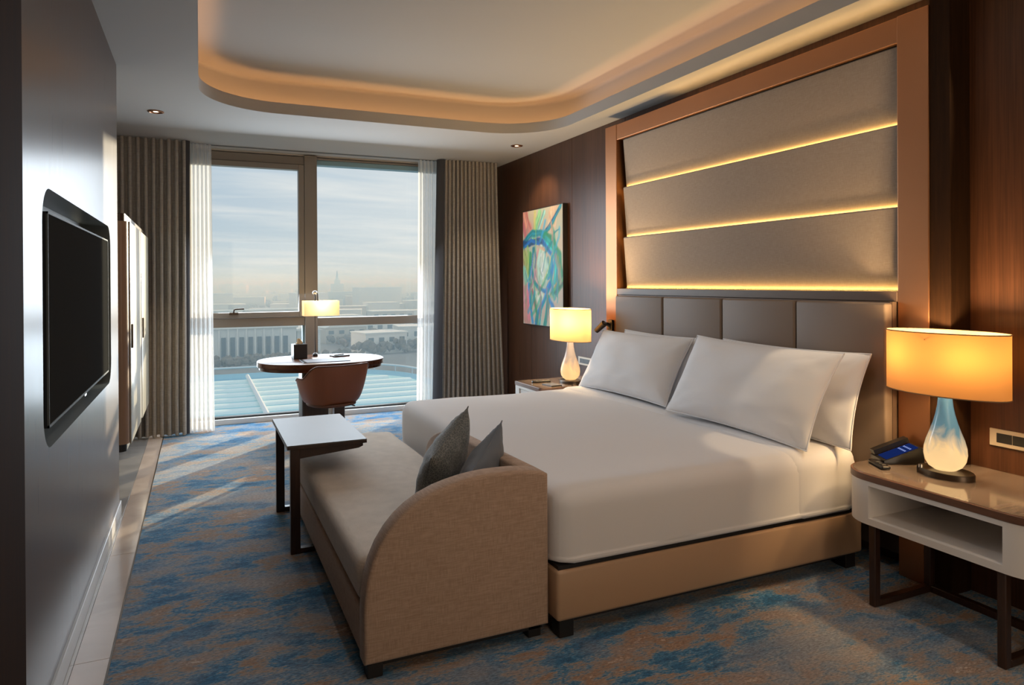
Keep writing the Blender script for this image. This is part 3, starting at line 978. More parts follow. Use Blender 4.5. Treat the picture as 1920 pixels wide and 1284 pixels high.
o = mesh_obj('led_strip', [(3.262, 2.30, 2.8425), (3.272, 2.30, 2.8425), (3.272, 4.3, 2.8425), (3.262, 4.3, 2.8425)], [(0, 1, 2, 3)], emitter('added_wash_led', (1.0, 0.55, 0.17), 23.0), hw, smooth=False); o.location = (-WX, -3.7, 0)  # hidden strip added on the rail to brighten the ceiling above it

hb = thing('headboard', 'taupe leather headboard of four upholstered sections behind the pillows', 'headboard', (3.25, 3.66, 0))
def hbp(mb, name, mat, smooth=True):
    o = mb.build(name, mat, hb, smooth=smooth); o.location = (-3.25, -3.66, 0); return o
q = MB(); q.box(3.238, WX - 0.032, 2.406, 5.004, 1.392, 1.444, 0.003, 1); hbp(q, 'top_ledge', M['ledge'], False)
q = MB(); q.box(3.215, 3.30, 2.415, 4.95, 0.30, 1.391); hbp(q, 'back_panel', M['ledge'], False)
ys = [2.412, 3.002, 3.628, 4.272, 4.925]
for a, b in zip(ys, ys[1:]):
    q = MB(); q.box(3.165, 3.222, a + 0.005, b - 0.005, 0.52, 1.386, 0.014, 3)
    hbp(q, 'leather_section', M['headboard'])

# ================================================================== bed
bed = thing('bed', 'wide double bed on a tan leather base, head against the wall panel', 'bed', (2.25, 3.78, 0))
def bp_(mb, name, mat, smooth=True, **k):
    o = mb.build(name, mat, bed, smooth=smooth, **k); o.location = (-2.25, -3.78, 0); return o
BX0, BX1, BY0, BY1 = 1.350, 3.16, 2.55, 5.02
q = MB(); q.box(BX0, BX1, BY0, BY1, 0.078, 0.293, 0.016, 3); bp_(q, 'base', M['bed_base'])
q = MB(); q.box(BX0 + 0.03, BX1 - 0.02, BY0 + 0.03, BY1 - 0.03, 0.060, 0.080); bp_(q, 'plinth', M['black_wood'], False)
for (x, y) in ((BX0 + 0.02, BY0 + 0.02), (BX0 + 0.02, BY1 - 0.09), (BX1 - 0.10, BY0 + 0.02), (BX1 - 0.10, BY1 - 0.09)):
    q = MB(); q.box(x, x + 0.07, y, y + 0.07, 0.0, 0.078, 0.003, 1); bp_(q, 'leg', M['black_wood'], False)
q = MB(); q.box(BX0 + 0.012, BX1 - 0.01, BY0 + 0.012, BY1 - 0.012, 0.292, 0.308); bp_(q, 'shadow_gap', M['black_wood'], False)
q = MB(); q.soft(BX0 + 0.01, BX1 - 0.005, BY0 + 0.015, BY1 - 0.015, 0.308, 0.585, 0.05, 0.2); bp_(q, 'mattress', M['duvet'])

def duv_disp(p, nrm):
    d = Vector((0, 0, 0))
    if nrm.z > 0.5:
        a = noise.noise(Vector((p.x * 1.6, p.y * 1.6, 0.3))) * 0.010 + noise.noise(Vector((p.x * 4.5 + 3, p.y * 3.2, 1.7))) * 0.0035
        d += Vector((0, 0, a))
    hl = math.hypot(nrm.x, nrm.y)
    if nrm.z < -0.02 and hl > 0.05:      # hanging edge: straight down instead of rolled under
        d += Vector((nrm.x / hl, nrm.y / hl, 0)) * 0.085 * (1 - hl)
    side = 1 - abs(nrm.z)
    if side > 0.3:
        hang = max(0.0, (0.56 - p.z) / 0.26)
        along = p.x if abs(nrm.y) > abs(nrm.x) else p.y
        w_ = noise.noise(Vector((along * 5.0, p.z * 0.8, 4.0))) * 0.010 * hang
        d += Vector((nrm.x, nrm.y, 0)) * (w_ - 0.012 * max(0, hang - 0.6))
    return d
q = MB(); q.soft(BX0 - 0.004, 3.12, BY0 - 0.004, BY1 + 0.004, 0.312, 0.632, 0.085, 0.045, duv_disp)
duvet = q.build('duvet', M['duvet'], angle=180)
tag(duvet, 'white duvet tucked smooth over the bed', 'bedding')
def fold_disp(p, nrm):
    d = duv_disp(p, nrm)
    d += Vector((0.02 * noise.noise(Vector((p.y * 1.5, 0, 9))), 0, 0)) if p.x < 2.8 else Vector((0, 0, 0))
    # hem bows slightly, following the turned sheet
    if p.x < 2.9:
        d += Vector((-0.09 * abs((p.y - 3.78) / 1.24) ** 2 + 0.03, 0, 0))
    return d
q = MB(); q.soft(2.70, 3.145, BY0 - 0.009, BY1 + 0.009, 0.309, 0.646, 0.090, 0.04, fold_disp)
q.build('turned_sheet', M['duvet'], duvet, angle=180)

# ------------------------------------------------------------------ pillows
def pillow_mesh(w, h, t, seed, nu=34, nv=24, pinch=0.05, ear=1.0, wrinkle=0.008):
    """cushion shape lying in its local x (width) – y (height) plane, thickness along z"""
    verts, faces, idx = [], [], {}
    def P(u, v, side):
        x = u * w / 2 * (1 - pinch * (1 - v * v) * abs(u) ** 2)
        y = v * h / 2 * (1 - pinch * 1.3 * (1 - u * u) * abs(v) ** 2)
        prof = max(0.0, (1 - abs(u) ** 2.6)) ** 0.62 * max(0.0, (1 - abs(v) ** 2.6)) ** 0.62
        z = side * t / 2 * prof
        wr = wrinkle * prof ** 0.4 * (noise.noise(Vector((u * 2.3 + seed, v * 2.1, side * 3))) + 0.5 * noise.noise(Vector((u * 5 + seed, v * 5, side * 2 + 1)))
             )
        # creases running in from the corners
        cr = 0.0
        for su in (-1, 1):
            for sv in (-1, 1):
                du, dv = u - su, v - sv
                r_ = math.hypot(du, dv)
                an = math.atan2(dv, du)
                cr += math.exp(-r_ * 2.2) * math.sin(an * 13 + seed) * 0.5
        return (x, y, z + side * wr + side * cr * wrinkle * 1.1 * min(1, prof * 3))
    for side in (1, -1):
        for j in range(nv + 1):
            for i in range(nu + 1):
                if side == -1 and (i in (0, nu) or j in (0, nv)):
                    idx[(i, j, -1)] = idx[(i, j, 1)]; continue
                # finer towards the rim
                u = math.sin((i / nu * 2 - 1) * PI / 2) * 0.6 + (i / nu * 2 - 1) * 0.4
                v = math.sin((j / nv * 2 - 1) * PI / 2) * 0.6 + (j / nv * 2 - 1) * 0.4
                idx[(i, j, side)] = len(verts)
                verts.append(P(u, v, side))
    for side in (1, -1):
        for j in range(nv):
            for i in range(nu):
                a, b, c_, d = idx[(i, j, side)], idx[(i + 1, j, side)], idx[(i + 1, j + 1, side)], idx[(i, j + 1, side)]
                faces.append((a, b, c_, d) if side == 1 else (d, c_, b, a))
    return verts, faces

def pillow(name, label, cat, w, h, t, mat, loc, normal, up, seed, roll=0.0, bend=0.0, group=None, pinch=0.05, wrinkle=0.013, seam=None):
    v, fc = pillow_mesh(w, h, t, seed, pinch=pinch, wrinkle=wrinkle)
    if bend:
        v = [(x, y_, z - bend * ((2 * y_ / h) ** 2)) for x, y_, z in v]
    o = mesh_obj(name, v, fc, mat, angle=180)
    zc = Vector(normal).normalized()
    yc = Vector(up); yc = (yc - zc * yc.dot(zc)).normalized()
    xc = yc.cross(zc)
    R = Matrix((xc, yc, zc)).transposed()
    R = R @ Matrix.Rotation(roll, 3, 'Z')
    o.matrix_world = Matrix.Translation(loc) @ R.to_4x4()
    tag(o, label, cat, group)
    if seam is not None:
        # piped rim as a part
        pts = []
        n_ = 30
        per = [(-1 + 2 * k / n_, -1) for k in range(n_)] + [(1, -1 + 2 * k / n_) for k in range(n_)] + [(1 - 2 * k / n_, 1) for k in range(n_)] + [(-1, 1 - 2 * k / n_) for k in range(n_)]
        for u, vv in per:
            x = u * w / 2 * (1 - pinch * (1 - vv * vv) * abs(u) ** 2)
            y_ = vv * h / 2 * (1 - pinch * 1.3 * (1 - u * u) * abs(vv) ** 2)
            z_ = -bend * ((2 * y_ / h) ** 2) if bend else 0
            pts.append((x, y_, z_))
        q_ = MB(); q_.tube(pts, seam, 6, closed=True)
        pp = q_.build('seam', mat, o)
    return o

LEAN = Vector((-0.86, 0, 0.46))
pillow('pillow', 'white pillow on the far side of the bed, nearest the window', 'pillow', 1.16, 0.51, 0.21, M['pillow'], (2.965, 4.39, 0.880), LEAN, (0, 0, 1), 1.0, roll=0.01, seam=0.004)
pillow('pillow', 'white front pillow with warm lamp glow, at the middle of the bed head', 'pillow', 1.16, 0.54, 0.23, M['pillow'], (2.89, 3.12, 0.895), LEAN, (0, 0, 1), 4.0, roll=-0.015, seam=0.004)
pillow('pillow', 'white pillow mostly hidden behind another pillow, nearest the large blue lamp', 'pillow', 1.10, 0.50, 0.15, M['pillow'], (3.055, 3.02, 0.885), (-0.95, 0, 0.30), (0, 0, 1), 7.0, seam=0.004)
pillow('pillow', 'white pillow behind the far one, only its corner showing mid headboard', 'pillow', 1.10, 0.50, 0.15, M['pillow'], (3.075, 4.20, 0.875), (-0.95, 0, 0.30), (0, 0, 1), 9.0, seam=0.004)

# ================================================================== bench at the foot of the bed
bench = thing('daybed_bench', 'beige linen bench with one curved arm, at the foot of the bed', 'bench', (0.945, 3.8, 0))
def bn(mb, name, mat, smooth=True, angle=35):
    o = mb.build(name, mat, bench, smooth=smooth, angle=angle); o.location = (-0.945, -3.8, 0); return o
X0, X1, YA, YB = 0.557, 1.338, 2.60, 5.00
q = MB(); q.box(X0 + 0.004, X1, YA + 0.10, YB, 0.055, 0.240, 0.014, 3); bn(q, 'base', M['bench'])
def seat_disp(p, nrm):
    if nrm.z > 0.5:
        return Vector((0, 0, 0.006 * noise.noise(Vector((p.x * 3, p.y * 2, 0))) + 0.010 * math.sin(max(0, min(1, (p.x - X0) / (X1 - X0))) * PI)))
    return Vector((0, 0, 0))
q = MB(); q.soft(X0, X1 - 0.055, YA + 0.105, YB - 0.002, 0.243, 0.418, 0.045, 0.06, seat_disp); bn(q, 'seat_cushion', M['bench_seat'], angle=180)
# end arm: flat slab with a quarter-round outline, rising from the seat front to the back
arm = [(X0, 0.055), (X1, 0.055), (X1, 0.690), (1.315, 0.703)]
arm_pts = [(1.266, 0.712), (1.20, 0.720), (1.145, 0.722), (1.08, 0.722), (1.02, 0.718), (0.965, 0.711), (0.91, 0.700), (0.85, 0.684), (0.79, 0.660), (0.735, 0.628), (0.69, 0.592), (0.65, 0.548), (0.615, 0.495), (0.588, 0.435), (0.570, 0.370), (0.560, 0.300), (0.557, 0.235)]
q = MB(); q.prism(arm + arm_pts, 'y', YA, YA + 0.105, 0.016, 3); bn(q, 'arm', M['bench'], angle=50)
# back along the bed, sweeping down to the seat
bk = [(YA + 0.09, 0.25), (YA + 0.09, 0.695)]
for k in range(0, 17):
    t = k / 16
    if t <= 0.35:
        bk.append((YA + 0.10 + (0.80 * t / 0.35), 0.697 - 0.022 * t / 0.35))
    else:
        a = (t - 0.35) / 0.65 * PI / 2
        bk.append((YA + 0.90 + 0.62 * math.sin(a), 0.43 + 0.245 * math.cos(a)))
bk.append((YA + 1.52, 0.25))
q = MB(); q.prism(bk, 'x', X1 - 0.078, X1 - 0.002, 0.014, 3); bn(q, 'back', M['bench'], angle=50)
q = MB(); q.box(X0 + 0.02, X1 - 0.02, YA + 0.03, YB - 0.03, 0.034, 0.057); bn(q, 'plinth', M['black_wood'], False)
for (x, y) in ((X0 + 0.012, YA + 0.01), (X1 - 0.085, YA + 0.03), (X0 + 0.02, YB - 0.09), (X1 - 0.085, YB - 0.09)):
    q = MB(); q.box(x, x + 0.06, y, y + 0.06, 0.0, 0.056, 0.003, 1); bn(q, 'leg', M['black_wood'], False)

# cushions leaning in the corner of arm and back
pillow('cushion', 'dark grey patterned square cushion, the front one on the bench', 'cushion', 0.46, 0.44, 0.17, M['cushion_a'], (1.055, 3.16, 0.615), (-0.72, 0.52, 0.30), (0.25, -0.1, 1), 2.0, roll=-0.42, pinch=0.09, wrinkle=0.010, seam=0.003)
pillow('cushion', 'plain slate blue square cushion tucked behind the patterned one on the bench', 'cushion', 0.44, 0.42, 0.16, M['cushion_b'], (1.165, 2.98, 0.580), (-0.72, 0.52, 0.30), (0.25, -0.1, 1), 5.0, roll=-0.42, pinch=0.09, wrinkle=0.010, seam=0.003)

# ================================================================== C-shaped side table over the bench
ct = thing('side_table', 'C-shaped side table with grey top and dark wood frame, pushed over the bench', 'side table', (0.65, 4.40, 0))
def ctp(mb, name, mat, smooth=False):
    o = mb.build(name, mat, ct, smooth=smooth); o.location = (-0.65, -4.40, 0); return o
TX0, TX1, TY0, TY1 = 0.432, 0.872, 3.975, 4.825
q = MB(); q.box(TX0, TX1, TY0, TY1, 0.598, 0.606, 0.001, 1); ctp(q, 'top', M['table_top'])
q = MB(); q.box(TX0, TX1, TY0, TY1, 0.583, 0.598, 0.001, 1); ctp(q, 'top_board', M['dark_wood'])
for y in (TY0 + 0.012, TY1 - 0.055):
    q = MB(); q.box(TX0 + 0.018, TX0 + 0.070, y, y + 0.042, 0.0, 0.583, 0.002, 1); ctp(q, 'leg', M['dark_wood'])
    q = MB(); q.prism([(TX0 + 0.070, 0.583), (TX1 - 0.02, 0.583), (TX1 - 0.02, 0.566), (TX1 - 0.045, 0.556), (TX0 + 0.070, 0.528)], 'y', y, y + 0.042); ctp(q, 'arm', M['dark_wood'])
    q = MB(); q.box(TX0 + 0.070, TX1 - 0.02, y, y + 0.042, 0.004, 0.030, 0.002, 1); ctp(q, 'floor_rail', M['dark_wood'])
q = MB(); q.box(TX0 + 0.024, TX0 + 0.064, TY0 + 0.054, TY1 - 0.055, 0.545, 0.583, 0.002, 1); ctp(q, 'cross_rail', M['dark_wood'])

# ================================================================== nightstands

def nightstand(name, label, x0, x1, y0, y1, top, radius, flip=1, drawer=False):
    cx, cyy = (x0 + x1) / 2, (y0 + y1) / 2
    ns = thing(name, label, 'nightstand', (cx, cyy, 0))
    def add(mb, nm, mat, smooth=True):
        o = mb.build(nm, mat, ns, smooth=smooth); o.location = (-cx, -cyy, 0); return o
    rs = (radius, 0.0, 0.0, radius)
    q = MB(); q.prism(rrect(x0 - 0.004, x1, y0 - 0.004, y1 + 0.004, rs, 10), 'z', top - 0.034, top - 0.002, 0.002, 1); add(q, 'edge_band', M['night_edge'])
    q = MB(); q.prism(rrect(x0 + 0.004, x1, y0 + 0.004, y1 - 0.004, rs, 10), 'z', top - 0.006, top); add(q, 'top', M['night_top'], False)
    # body: hollow ring with an open front shelf
    zb, zt = top - 0.235, top - 0.034
    oy0, oy1 = y0 + max(0.10, radius + 0.01), y1 - max(0.10, radius + 0.01)
    q = MB()
    q.prism(rrect(x0, x1, y0, oy0, (radius, 0, 0, 0), 10), 'z', zb, zt)
    q.prism(rrect(x0, x1, oy1, y1, (0, 0, 0, radius), 10), 'z', zb, zt)
    q.box(x0, x1, oy0, oy1, zb, zb + 0.030)
    q.box(x0, x1, oy0, oy1, zt - 0.022, zt)
    q.box(x1 - 0.12, x1, oy0, oy1, zb + 0.03, zt - 0.022)
    add(q, 'body', M['lacquer'], True)
    if drawer:
        q = MB(); q.box(x0 + 0.01, x0 + 0.03, oy0 + 0.004, oy1 - 0.004, zb + 0.034, zt - 0.026, 0.003, 1); add(q, 'drawer', M['lacquer'], False)
    # metal-look wooden frame under it
    lw = 0.046
    for yy in (y0 + 0.17, y1 - 0.175 - lw + 0.02):
        q = MB(); q.box(x0 + 0.012, x0 + 0.012 + lw * 0.8, yy, yy + lw * 0.75, 0.0, zb, 0.004, 1); add(q, 'leg', M['dark_wood'], False)
        q = MB(); q.box(x1 - 0.20, x1 - 0.20 + lw * 0.8, yy, yy + lw * 0.75, 0.03, zb, 0.004, 1); add(q, 'leg', M['dark_wood'], False)
        q = MB(); q.box(x0 + 0.012 + lw * 0.8, x1 - 0.20 + lw * 0.8, yy, yy + lw * 0.75, 0.0, 0.032, 0.003, 1); add(q, 'floor_rail', M['dark_wood'], False)
    q = MB(); q.box(x1 - 0.20, x1 - 0.20 + lw * 0.8, y0 + 0.17 + lw * 0.75, y1 - 0.175 - lw + 0.02, 0.0, 0.032, 0.003, 1); add(q, 'back_rail', M['dark_wood'], False)
    return ns

NT = 0.610
nightstand('nightstand', 'white curved nightstand with open shelf and glossy brown top, nearest the viewer', 2.800, WX - 0.008, 1.47, 2.405, NT, 0.165)
nightstand('nightstand', 'brown-topped nightstand at the far side of the bed, under the painting', 2.600, WX - 0.008, 5.20, 5.72, NT, 0.03, drawer=True)

# ================================================================== bedside lamps

def table_lamp(label, loc, a, b, glass_mat, glow, power, shade='shade'):
    L_ = thing('table_lamp', label, 'lamp', loc)
    q = MB(); q.lathe([(0.001, 0), (1.0, 0), (1.0, 0.022), (0.97, 0.028), (0.001, 0.028)], n=48, sx=0.085, sy=0.125, cap=False)
    q.build('base', M['bronze'], L_)
    prof = [(0.020, 0.028), (0.045, 0.030), (0.068, 0.045), (0.082, 0.068), (0.087, 0.095), (0.085, 0.122), (0.076, 0.155), (0.062, 0.190), (0.049, 0.225), (0.039, 0.260), (0.032, 0.295), (0.029, 0.325), (0.029, 0.345)]
    prof = [(r_, 0.028 + (z_ - 0.028) * 1.09) for r_, z_ in prof]
    q = MB(); q.lathe(prof, n=44, cap=False)
    q.build('glass_body', glass_mat, L_, angle=180)
    q = MB(); q.lathe([(0.020, 0.372), (0.020, 0.392), (0.012, 0.396), (0.012, 0.44)], n=20); q.build('neck', M['bronze'], L_)
    H0, H1 = 0.378, 0.655
    # shade wall (thin, open above and below)
    q = MB(); q.lathe([(1.0, H0), (1.0, H1)], n=64, sx=b, sy=a, cap=False)
    sh = q.build('shade', M[shade], L_, angle=180)
    for z in (H0, H1):
        pts = [(b * math.cos(2 * PI * k / 64), a * math.sin(2 * PI * k / 64), z) for k in range(64)]
        q = MB(); q.tube(pts, 0.0028, 6, closed=True); q.build('rim', M[shade], sh)
    q = MB()
    q.tube([(-b, 0, H1 - 0.03), (b, 0, H1 - 0.03)], 0.0025, 6); q.tube([(0, 0, 0.43), (0, 0, H1 - 0.03)], 0.004, 6)
    q.build('spider', M['bronze'], L_)
    for dy in (-0.12, 0.12):
        q = MB(); q.lathe([(0.004, 0.455), (0.020, 0.475), (0.026, 0.50), (0.018, 0.525), (0.003, 0.534)], c=(0, dy, 0), n=16); q.build('bulb', M['bulb'], L_)
        l = bpy.data.lights.new('lamp_bulb', 'POINT'); l.energy = power / 2; l.color = WARM; l.shadow_soft_size = 0.04
        lo = bpy.data.objects.new('lamp_bulb', l); COL.objects.link(lo); lo.parent = L_; lo.location = (0, dy, 0.50 + 0.05)
    l = bpy.data.lights.new('lamp_night_glow', 'POINT'); l.energy = glow; l.color = (1.0, 0.74, 0.42); l.shadow_soft_size = 0.02
    lo = bpy.data.objects.new('lamp_night_glow', l); COL.objects.link(lo); lo.parent = L_; lo.location = (0, 0, 0.09)
    return L_

gl_a = swirl_glass('blue_cream_glass', (0.10, 0.27, 0.55), (0.80, 0.72, 0.58), 0.345, 1)
gl_b = swirl_glass('cream_grey_glass', (0.42, 0.42, 0.50), (0.85, 0.70, 0.52), 0.345, 1)
near_lamp = table_lamp('lit bedside lamp with blue and cream glass body, on the near nightstand', (3.09, 2.06, NT), 0.275, 0.140, gl_a, P_GLASS, P_LAMP)
far_lamp = table_lamp('lit bedside lamp with cream glass body, on the far nightstand below the painting', (2.985, 5.37, NT), 0.275, 0.140, gl_b, P_GLASS, P_LAMP * 1.7, 'shade_far_glow')
# switch and flex of the near lamp
q = MB(); q.tube([(-0.062, 0.075, 0.028), (-0.062, 0.075, 0.042)], [0.010, 0.008], 12); q.build('switch', M['chrome'], near_lamp)
q = MB(); q.tube([(0.07, 0.06, 0.006), (0.13, 0.12, 0.004), (0.16, 0.20, 0.004), (0.24, 0.22, 0.004)], 0.003, 6); q.build('flex', M['black'], near_lamp)

# telephone and handset on the near nightstand
ph_rz = math.radians(-28)
ph = thing('telephone', 'black desk telephone with blue backlit keypad on the near nightstand', 'telephone', (3.13, 2.325, NT), ph_rz)
RX = Matrix.Rotation(math.radians(24), 3, 'Y')
q = MB(); q.prism([(-0.10, 0.0), (0.09, 0.0), (0.09, 0.075), (0.075, 0.085), (-0.10, 0.018)], 'y', -0.075, 0.075, 0.004, 2); q.build('body', M['black'], ph)
def on_slope(u, v, h):
    # u along slope (0..1 from front to back), v across
    x = -0.095 + u * 0.165; z = 0.0205 + u * 0.0645
    return Vector((x - h * 0.36, v, z + h * 0.93))
def slope_quad(mb, u0, u1, v0, v1, h0, h1):
    m_ = bmesh.new()
    vs_ = [m_.verts.new(on_slope(u, v, h)) for h in (h0, h1) for (u, v) in ((u0, v0), (u1, v0), (u1, v1), (u0, v1))]
    for fidx in ((0, 1, 2, 3), (7, 6, 5, 4), (0, 4, 5, 1), (1, 5, 6, 2), (2, 6, 7, 3), (3, 7, 4, 0)):
        m_.faces.new([vs_[k] for k in fidx])
    bmesh.ops.recalc_face_normals(m_, faces=m_.faces[:])
    mb.add(m_)
q = MB(); slope_quad(q, 0.06, 0.96, -0.066, 0.020, -0.004, 0.002); pan = q.build('keypad', M['keys'], ph, smooth=False)
for r_i, u in enumerate((0.60, 0.75)):
    for k in range(5):
        q = MB(); v0 = -0.058 + k * 0.015
        slope_quad(q, u, u + 0.05, v0, v0 + 0.008, 0.002, 0.003); q.build('key', M['key_marks'], pan, smooth=False)
q = MB(); slope_quad(q, 0.0, 1.0, 0.028, 0.070, 0.004, 0.026); q.build('handset', M['black'], ph)

rc = thing('remote_control', 'small black remote control lying at the rounded corner of the near nightstand', 'remote control', (2.965, 2.30, NT), math.radians(62))
q = MB(); q.soft(-0.075, 0.075, -0.022, 0.022, 0.0, 0.018, 0.009, 0.03); q.build('casing', M['black'], rc)
for k in range(3):
    q = MB(); q.box(-0.05 + k * 0.03, -0.038 + k * 0.03, -0.010, 0.010, 0.017, 0.0195, 0.001, 1); q.build('button', M['alu_dark'], rc, smooth=False)

rc2 = thing('remote_control', 'black remote control on the far nightstand beside the cream lamp', 'remote control', (2.76, 5.50, NT), math.radians(-8))
q = MB(); q.soft(-0.085, 0.085, -0.022, 0.022, 0.0, 0.020, 0.009, 0.03); q.build('casing', M['black'], rc2)
for k in range(4):
    q = MB(); q.box(-0.06 + k * 0.03, -0.048 + k * 0.03, -0.010, 0.010, 0.019, 0.0215, 0.001, 1); q.build('button', M['alu_dark'], rc2, smooth=False)
ac = thing('notepad', 'dark notepad at the foot of the cream lamp on the far nightstand', 'notepad', (2.77, 5.31, NT), 0.1)
q = MB(); q.box(-0.055, 0.055, -0.075, 0.075, 0.0, 0.008, 0.001, 1); q.build('cover', M['black'], ac, smooth=False)
q = MB(); q.box(-0.052, 0.053, -0.072, 0.072, 0.008, 0.010); q.build('page', M['navy'], ac, smooth=False)

# sockets on the wood wall
def socket(label, y0, y1, z0, z1):
    t_ = thing('wall_socket', label, 'wall socket', (WX - 0.006, (y0 + y1) / 2, (z0 + z1) / 2))
    w_, h_ = (y1 - y0) / 2, (z1 - z0) / 2
    q = MB(); q.box(-0.009, 0.0, -w_, w_, -h_, h_, 0.002, 1); pl_ = q.build('cover_plate', M['plate'], t_, smooth=False)
    n_ = 3
    for k in range(n_):
        a = -w_ + 0.03 + k * (2 * w_ - 0.06) / n_; b = a + (2 * w_ - 0.06) / n_ - 0.002
        q = MB(); q.box(-0.0105, -0.008, a, b, -h_ * 0.55, h_ * 0.55, 0.001, 1); q.build('insert', M['black'], t_, smooth=False)
socket('pale framed wall socket with dark inserts beside the near lamp', 1.775, 2.045, 0.725, 0.805)
socket('pale framed wall socket with dark inserts beside the far lamp', 5.62, 5.93, 0.695, 0.775)

# small reading spots on both copper posts, each throwing a narrow warm beam on the bed head
def reading_light(label, y, side, aim, power):
    rl = thing('reading_light', label, 'reading light', (3.24, y, 1.12))
    q = MB(); q.box(-0.022, 0.0, -0.035, 0.035, -0.055, 0.055, 0.006, 2); q.build('mount', M['black'], rl)
    q = MB(); q.tube([(-0.01, 0, 0.0), (-0.05, 0.0, 0.02), (-0.075, 0.03 * side, 0.015)], 0.016, 12); q.build('arm', M['black'], rl)
    p0 = Vector((-0.065, 0.015 * side, 0.025)); p1 = Vector((-0.095, 0.10, -0.045)) if side > 0 else Vector((-0.13, 0.06, -0.05))
    q = MB(); q.tube([p0, p1], [0.028, 0.022], 16); q.build('head', M['black'], rl)
    d_ = (p1 - p0).normalized()
    q = MB(); q.tube([p1 + d_ * 0.0005, p1 + d_ * 0.004], 0.014, 12); q.build('lens', M['bulb'], rl)
    if power:
        l = bpy.data.lights.new('reading_beam', 'SPOT'); l.energy = power; l.color = (1.0, 0.78, 0.46)
        l.spot_size = math.radians(58); l.spot_blend = 0.35; l.shadow_soft_size = 0.012
        lo = bpy.data.objects.new('reading_beam', l); COL.objects.link(lo); lo.parent = rl
        lo.location = p1 + d_ * 0.012
        lo.rotation_euler = (Vector(aim) - (Vector((3.24, y, 1.12)) + lo.location)).to_track_quat('-Z', 'Y').to_euler()
reading_light('small black reading spot with lit tip beside the far end of the headboard', 5.09, 1, (2.7, 4.9, 0.6), 0)

# ================================================================== painting

